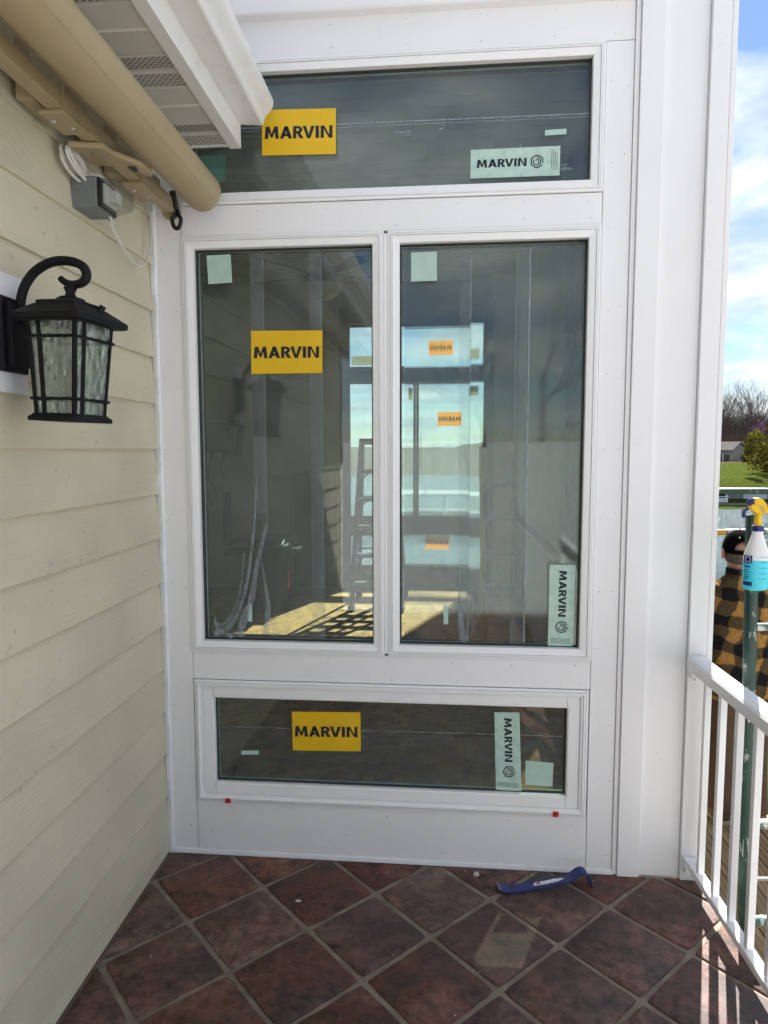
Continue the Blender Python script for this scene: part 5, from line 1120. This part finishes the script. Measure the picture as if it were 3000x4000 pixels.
for s_, kx, ax in ((-1, -.085, -.08), (1, .10, .11)):
    m = MB(); m.loft([ell(.09 * s_, 0, .95, .122, .135, 18), ell(.095 * s_, 0, .80, .112, .120, 18, .06, s_), ell((.095 * s_ + kx) / 2, .005, .65, .098, .105, 18, .08, s_), ell(kx, .01, .50, .086, .092, 18, .08, s_), ell((kx + ax) / 2, -.005, .32, .082, .090, 18, .09, s_), ell(ax, -.015, .18, .080, .090, 18, .14, s_), ell(ax, -.018, .10, .084, .094, 18, .16, s_), ell(ax, -.018, .075, .082, .092, 18, .1, s_)], True); m.build('trouser_leg', MT['pants'], pe, sharp=180)
    m = MB(); m.loft([[wp(ax + x * .056 + .012 * s_ * max(0, y), -.02 + (y * .15 if y > 0 else y * .075), z) for x, y in [(math.cos(6.2832 * k / 18), math.sin(6.2832 * k / 18)) for k in range(18)]] for z in (.0285, .06)] + [ell(ax, -.01, .10, .056, .066, 18), ell(ax, -.012, .20, .058, .064, 18)], True); bt = m.build('boot', MT['boot'], pe, sharp=70)
    m = MB(); m.loft([[wp(ax + x * .060 + .012 * s_ * max(0, y), -.02 + (y * .155 if y > 0 else y * .08), z) for x, y in [(math.cos(6.2832 * k / 18), math.sin(6.2832 * k / 18)) for k in range(18)]] for z in (.001, .028)], False); m.build('sole', MT['sole'], bt)
# hair, ears, cap
hc = Vector((-.02, .022, 1.705))
def hd(az, elv, k=1.0): return Vector(wp(*(hc + Vector((.083 * math.cos(elv) * math.sin(az) * k, -.100 * math.cos(elv) * math.cos(az) * k, .115 * math.sin(elv) * k)))))
m = MB(); na, ne = 20, 8; vs = [hd(R(-105 + 210 * i / na), R(-52 + 58 * j / ne), 1.0) for j in range(ne + 1) for i in range(na + 1)]
m.add(vs, [(j * (na + 1) + i, j * (na + 1) + i + 1, (j + 1) * (na + 1) + i + 1, (j + 1) * (na + 1) + i) for j in range(ne) for i in range(na)], True); m.build('hair', MT['hair'], pe, sharp=180)
for s_ in (-1, 1):
    m = MB(); e = hc + Vector((.090 * s_, .006, -.022)); m.lathe([(.002, -.032), (.011, -.026), (.015, -.005), (.019, .012), (.013, .027), (.002, .031)], wp(*e), 12, .42, 1.0); m.build('ear', MT['ear'], pe, sharp=180)
m = MB(); na, ne = 72, 18; e0, e1 = R(-7), R(90)
def capv(i, j): return hd(R(-180 + 360 * i / na), e0 + (e1 - e0) * j / ne, 1.075 + .03 * math.sin(math.pi * j / ne))
m.v += [capv(i, j) for j in range(ne + 1) for i in range(na)]
for j in range(ne):
    for i in range(na):
        az = -180 + 360 * (i + .5) / na
        if 2 <= j <= 6 and abs(az) < 40 * math.sqrt(max(0, 1 - ((j - 1.5) / 5.2) ** 2)): continue
        m.f.append((j * na + i, j * na + (i + 1) % na, (j + 1) * na + (i + 1) % na, (j + 1) * na + i)); m.sm.append(True)
cp = m.build('cap', MT['cap'], pe, sharp=180); so = cp.modifiers.new('thick', 'SOLIDIFY'); so.thickness = .004
m = MB(); n = 12; rim = [hd(R(180 - 55 + 110 * i / n), R(-5), 1.08) for i in range(n + 1)]; tip = [p + Vector((0, .075 * math.sin(math.pi * i / n) , -.012)) for i, p in enumerate(rim)]; m.add(rim + tip, [(i, i + 1, n + 2 + i, n + 1 + i) for i in range(n)], True); br_ = m.build('brim', MT['cap'], cp); so = br_.modifiers.new('thick', 'SOLIDIFY'); so.thickness = .004
m = MB(); m.lathe([(.007, 0), (.004, .006), (.001, .007)], hd(0, R(89), 1.10), 8); m.build('button', MT['cap'], cp)
for az, el_ in ((-25, 42), (25, 42)):
    m = MB(); p = hd(R(az), R(el_), 1.112); m.lathe([(.0035, -.003), (.0035, .003)], p, 8); m.build('eyelet', MT['steel'], cp)
tl = thing('red_tool', 'red handled tool in the worker right hand', 'tool', wp(.155, .04, .80))
m = MB(); m.tube([wp(.165, .03, .90), wp(.150, .045, .80)], [.014, .018], 8); m.build('handle', MT['glove'], tl)
m = MB(); m.tube([wp(.150, .045, .799), wp(.142, .05, .745)], [.008, .006], 6); m.build('head', MT['dark'], tl)

# ------------------------------------------------------------------ far shore
class Tree:
    def __init__(s, seed, H, lean=.1):
        s.r = random.Random(seed); s.trunk = MB(); s.crown = MB()
        s.branch(Vector((0, 0, -.5)), Vector((s.r.uniform(-lean, lean), s.r.uniform(-lean, lean), 1)).normalized(), H * .42, H * .017, 0)
    def branch(s, p, d, L, r_, dep):
        rr = s.r; mb_ = s.trunk if dep == 0 else s.crown; n = 3 if dep < 3 else 2; pts = [p]; rs = [r_]
        for i in range(n):
            d = (d + Vector((rr.uniform(-1, 1), rr.uniform(-1, 1), rr.uniform(-.3, .7))) * (.10 + .05 * dep)).normalized(); p = p + d * L / n; pts.append(p); rs.append(r_ * (1 - .45 * (i + 1) / n))
        mb_.tube(pts, rs, 6 if dep == 0 else (4 if dep < 3 else 3), cap=False, smooth=dep < 3)
        if dep >= 5: return
        k = (5, 4, 4, 3, 3)[dep]
        for i in range(k):
            t = 1.0 if i == 0 else rr.uniform(.35, 1.0); q = pts[0].lerp(pts[-1], t) if t < 1 else pts[-1]
            j = min(n - 1, int(t * n)); fr = t * n - j; q = pts[j].lerp(pts[j + 1], min(1, fr)) if t < 1 else pts[-1]
            a = rr.uniform(0, 6.283); spread = (.35 if i == 0 else rr.uniform(.6, 1.0)); o = d.orthogonal().normalized(); o = Matrix.Rotation(a, 3, d) @ o
            s.branch(q, (d + o * spread + Vector((0, 0, .12))).normalized(), L * rr.uniform(.55, .78), rs[-1] * (.9 if i == 0 else rr.uniform(.55, .8)), dep + 1)
protos = [Tree(3, 16), Tree(8, 18), Tree(21, 17)]
pm_ = []
for t in protos:
    a = t.trunk.build('trunk', MT['bark'], None, origin=(0, 0, 0)); b = t.crown.build('crown', MT['bark'], None, origin=(0, 0, 0)); pm_.append((a.data, b.data)); bpy.data.objects.remove(a); bpy.data.objects.remove(b)
def place_tree(i, x, y, s_, rz, label, group, z=None):
    zz = terrain_z(x, y) if z is None else z
    t = thing('bare_tree', label, 'tree', (x, y, zz), group); t.rotation_euler.z = rz; t.scale = (s_,) * 3
    for nm, d in zip(('trunk', 'crown'), pm_[i]):
        o = bpy.data.objects.new(nm, d); col.objects.link(o); o.parent = t
rt_ = random.Random(5)
for i, (x, y, s_) in enumerate(((83.6, 200, 1.12), (79.0, 196, .92), (90.5, 204, 1.1), (86.5, 212, 1.0), (76.0, 205, 1.0), (81.5, 214, 1.0), (94, 214, 1.05), (98, 208, 1.0), (88, 226, 1.0), (84, 232, 1.0), (92, 238, 1.05), (79.5, 225, 1.0), (85, 196, .95), (82, 206, 1.0), (88.5, 199, .95), (80.5, 202, 1.05), (93, 208, 1.0), (78, 213, 1.0), (87, 219, 1.1), (97, 222, 1.1))):
    place_tree(i % 3, x, y, s_ * 1.06, rt_.uniform(0, 6), 'tall bare tree on the wooded hill across the lake', 'bare trees on the far hill')
place_tree(1, 5.5, -72, 1.0, 1.0, 'bare yard tree faintly mirrored beside the far window view', 'bare trees behind the porch')
place_tree(2, 12.0, -76, 1.0, 2.6, 'bare yard tree faintly mirrored near the sideways pale label', 'bare trees behind the porch')
m = MB(); rb = random.Random(17)
for i in range(7500):
    if i < 5000: y = rb.uniform(180, 246); x = y * rb.uniform(.385, .475)
    else: y = rb.uniform(172, 230); x = y * rb.uniform(.36, .5)
    z = terrain_z(x, y); h = rb.uniform(3, 11); w = rb.uniform(.03, .075); a = rb.uniform(0, 6.28); lx, ly = rb.uniform(-.35, .35) * h, rb.uniform(-.35, .35) * h
    m.add([(x + w * math.cos(a), y + w * math.sin(a), z - .2), (x + w * math.cos(a + 2.1), y + w * math.sin(a + 2.1), z - .2), (x + w * math.cos(a + 4.2), y + w * math.sin(a + 4.2), z - .2), (x + lx, y + ly, z + h)], [(0, 1, 3), (1, 2, 3), (2, 0, 3)])
tag(m.build('hillside_brush', MT['brush'], origin=(0, 0, 0)), 'grey brown leafless brush covering the far hillside', 'brush', kind='stuff')
def leafy(name, label, cat, c, rad, n, size, mat, seed, trunk=None, cone=False, group=None):
    rl_ = random.Random(seed); t = thing(name, label, cat, (c[0], c[1], terrain_z(c[0], c[1])), group); z0_ = terrain_z(c[0], c[1])
    m = MB(); hp_ = c[2] - z0_
    m.tube([(c[0], c[1], z0_ - .3), (c[0] + .1 * rad[0], c[1], z0_ + hp_ * .6), (c[0], c[1], c[2] + rad[2] * .4)], [rad[0] * .05, rad[0] * .04, rad[0] * .015], 6)
    for k in range(7):
        a = k * .9; m.tube([(c[0], c[1], z0_ + hp_ * (.3 + .06 * k)), (c[0] + rad[0] * .6 * math.cos(a), c[1] + rad[1] * .6 * math.sin(a), c[2] + rad[2] * rl_.uniform(-.2, .6))], [rad[0] * .022, rad[0] * .008], 4)
    m.build('trunk', MT['bark'], t)
    m = MB(); cl = [(Vector((rl_.gauss(0, .5), rl_.gauss(0, .5), rl_.gauss(0, .5))), rl_.uniform(.18, .36)) for _ in range(26)]
    for i in range(n):
        cc2, cr_ = rl_.choice(cl); p = cc2 + Vector((rl_.gauss(0, 1), rl_.gauss(0, 1), rl_.gauss(0, 1))) * cr_ * .5
        if p.length > 1.15: p = p.normalized() * rl_.uniform(.8, 1.1)
        if cone: f = max(.05, (1 - p.z) / 2); p.x *= f * 1.3; p.y *= f * 1.3
        q = Vector((c[0] + p.x * rad[0], c[1] + p.y * rad[1], c[2] + p.z * rad[2])); u = Vector((rl_.gauss(0, 1), rl_.gauss(0, 1), rl_.gauss(0, 1))).normalized(); v_ = u.orthogonal().normalized(); s_ = size * rl_.uniform(.5, 1.3)
        m.add([q - u * s_, q + v_ * s_ * .6, q + u * s_, q - v_ * s_ * .6], [(0, 1, 2, 3)])
    m.build('crown', MT[mat], t); return t
leafy('spring_tree', 'yellow green tree in young leaf on the far lawn', 'tree', (64.6, 136, 1.2), (5.8, 4.5, 5.0), 7000, .34, 'spring', 4)
leafy('redbud_tree', 'small magenta flowering tree among the bare trunks', 'tree', (80.4, 180, 7.2), (2.2, 2, 1.9), 300, .18, 'plum', 9)
leafy('russet_shrub', 'russet leafed shrub behind the far house', 'shrub', (77.0, 184, 4.6), (3.4, 3, 1.6), 260, .22, 'rustleaf', 10)
leafy('evergreen_shrub', 'dark conical evergreen beside the far house gable', 'shrub', (70.9, 163.5, .1), (1.6, 1.6, 2.2), 900, .22, 'fir', 12, cone=True)
leafy('evergreen_shrub', 'low dark shrub under the yellow green tree', 'shrub', (66.5, 142, -2.3), (3.2, 2, 1.3), 700, .22, 'fir', 13)
hs = thing('far_house', 'pale gabled house with grey roof on the far lawn', 'house', (65, 170, -2.2))
c0 = Vector((69.3, 168, 0)); U = Vector((-.90, .44, 0)).normalized(); V = Vector((.74, .67, 0)).normalized(); LN, DP = 13.0, 7.0; zb_, ze, zr = -2.4, 1.8, 3.45
def hp3(u, v, z): p = c0 + U * u + V * v; return (p.x, p.y, z)
m = MB(); m.add([hp3(0, 0, zb_), hp3(LN, 0, zb_), hp3(LN, DP, zb_), hp3(0, DP, zb_), hp3(0, 0, ze), hp3(LN, 0, ze), hp3(LN, DP, ze), hp3(0, DP, ze), hp3(0, DP / 2, zr), hp3(LN, DP / 2, zr)], [(0, 1, 5, 4), (1, 2, 6, 9, 5), (2, 3, 7, 6), (3, 0, 4, 8, 7)]); m.build('wall', MT['house_far'], hs)
m = MB(); o_ = .5
for sgn in (0, 1):
    va = -o_ if sgn == 0 else DP + o_; zl = ze - .28
    m.add([hp3(-o_, va, zl), hp3(LN + o_, va, zl), hp3(LN + o_, DP / 2, zr + .12), hp3(-o_, DP / 2, zr + .12), hp3(-o_, va, zl + .16), hp3(LN + o_, va, zl + .16), hp3(LN + o_, DP / 2, zr + .28), hp3(-o_, DP / 2, zr + .28)], [(0, 1, 2, 3), (7, 6, 5, 4), (0, 4, 5, 1), (3, 2, 6, 7), (0, 3, 7, 4), (1, 5, 6, 2)])
m.build('roof', MT['roof_far'], hs)
m = MB(); m.add([hp3(-.02, -.03, zb_), hp3(-.02, DP, zb_), hp3(-.02, DP, -.6), hp3(-.02, -.03, -.6)], [(0, 1, 2, 3)]); m.build('stone_base', MT['stone_far'], hs)
for u0 in (.4, 1.9, 3.4):
    m = MB(); m.add([hp3(u0, -.04, -1.2), hp3(u0 + 1.3, -.04, -1.2), hp3(u0 + 1.3, -.04, .6), hp3(u0, -.04, .6)], [(0, 1, 2, 3)]); w_ = m.build('window', MT['win_far'], hs)
    m = MB(); m.add([hp3(u0 + 1.3, -.06, -1.3), hp3(u0 + 1.5, -.06, -1.3), hp3(u0 + 1.5, -.06, .7), hp3(u0 + 1.3, -.06, .7)], [(0, 1, 2, 3)]); m.build('frame', MT['white_far'], w_)
for v0 in (2.0, 3.4): m = MB(); m.add([hp3(-.03, v0, -.5), hp3(-.03, v0 + .15, -.5), hp3(-.03, v0 + .15, 2.6), hp3(-.03, v0, 2.6)], [(0, 1, 2, 3)]); m.build('batten', MT['stone_far'], hs)
fg = thing('flag', 'faded red and white flag beside the far house', 'flag', (71.2, 160, -1.8)); m = MB(); m.tube([(71.2, 160, -2.2), (71.2, 160, .35)], .04, 6); m.build('pole', MT['white_far'], fg)
for i in range(3): m = MB(); m.prism([(70.7 + .16 * i, -1.0), (70.86 + .16 * i, -.9), (70.9 + .14 * i, .2 + .05 * i), (70.8 + .13 * i, .2)], 'y', 159.98, 160.02); m.build('cloth', MT['flagred' if i != 1 else 'white_far'], fg)
# boat dock at the far waterline
bd = thing('boat_dock', 'grey boat dock with sheds at the far waterline', 'dock', (52, 120, -8))
for nm, mt, b in (('deck', 'dockgrey', (36, 68, 117, 119.5, -7.75, -7.35)), ('shed', 'docklight', (52.2, 56.2, 119.6, 124, -7.35, -5.2)), ('shed', 'dockgrey', (49.6, 52.1, 119.6, 124, -7.35, -5.3)), ('roof', 'dockgrey', (37, 57.5, 118.5, 125.5, -5.19, -4.95)), ('boat_cover', 'docklight', (46.6, 49.2, 118.2, 119.4, -7.2, -6.5)), ('boat_hull', 'dockgrey', (44, 49.4, 119.6, 121.5, -7.9, -6.9))):
    m = MB(); m.box(*b); m.build(nm, MT[mt], bd, bevel=.03)
for x in (38, 41, 44, 46.5, 49): m = MB(); m.box(x, x + .18, 118.6, 118.8, -8.2, -5.19); m.build('dock_post', MT['white_far' if x > 40 else 'dockgrey'], bd)
m = MB(); m.box(44, 49.5, 118.55, 118.65, -6.3, -6.18); m.build('dock_rail', MT['white_far'], bd)
# second dock with white roof, seen through the room
bd2 = thing('boat_dock', 'white roofed boat dock seen through the far windows', 'dock', (6, 96, -8))
for nm, mt, b in (('deck', 'dockgrey', (-8, 22, 92, 102, -7.8, -7.4)), ('roof', 'dockgrey', (-6, 20, 92, 102, -4.6, -4.42))): m = MB(); m.box(*b); m.build(nm, MT[mt], bd2)
for x in (-5.5, 1, 7, 13, 19): m = MB(); m.box(x, x + .2, 92.5, 92.7, -7.4, -4.6); m.build('dock_post', MT['white_far'], bd2)
# riprap along the near shore
m = MB(); rr = random.Random(31)
for i in range(1100):
    x = rr.uniform(-30, 60) if i < 500 else rr.uniform(5, 16); y = rr.uniform(23.5, 27.5) if i < 500 else rr.uniform(19, 27.5); s_ = rr.uniform(.12, .40); z = terrain_z(x, y); a = rr.uniform(0, 3)
    m.lathe([(.2 * s_, -.2 * s_), (s_ * .9, 0), (s_, .25 * s_), (.6 * s_, .6 * s_), (.1 * s_, .7 * s_)], (x, y, z), 6, 1, rr.uniform(.6, 1.2))
tag(m.build('riprap', MT['rock'], origin=(0, 0, 0)), 'tan riprap stones along the near shoreline', 'stones', kind='stuff')
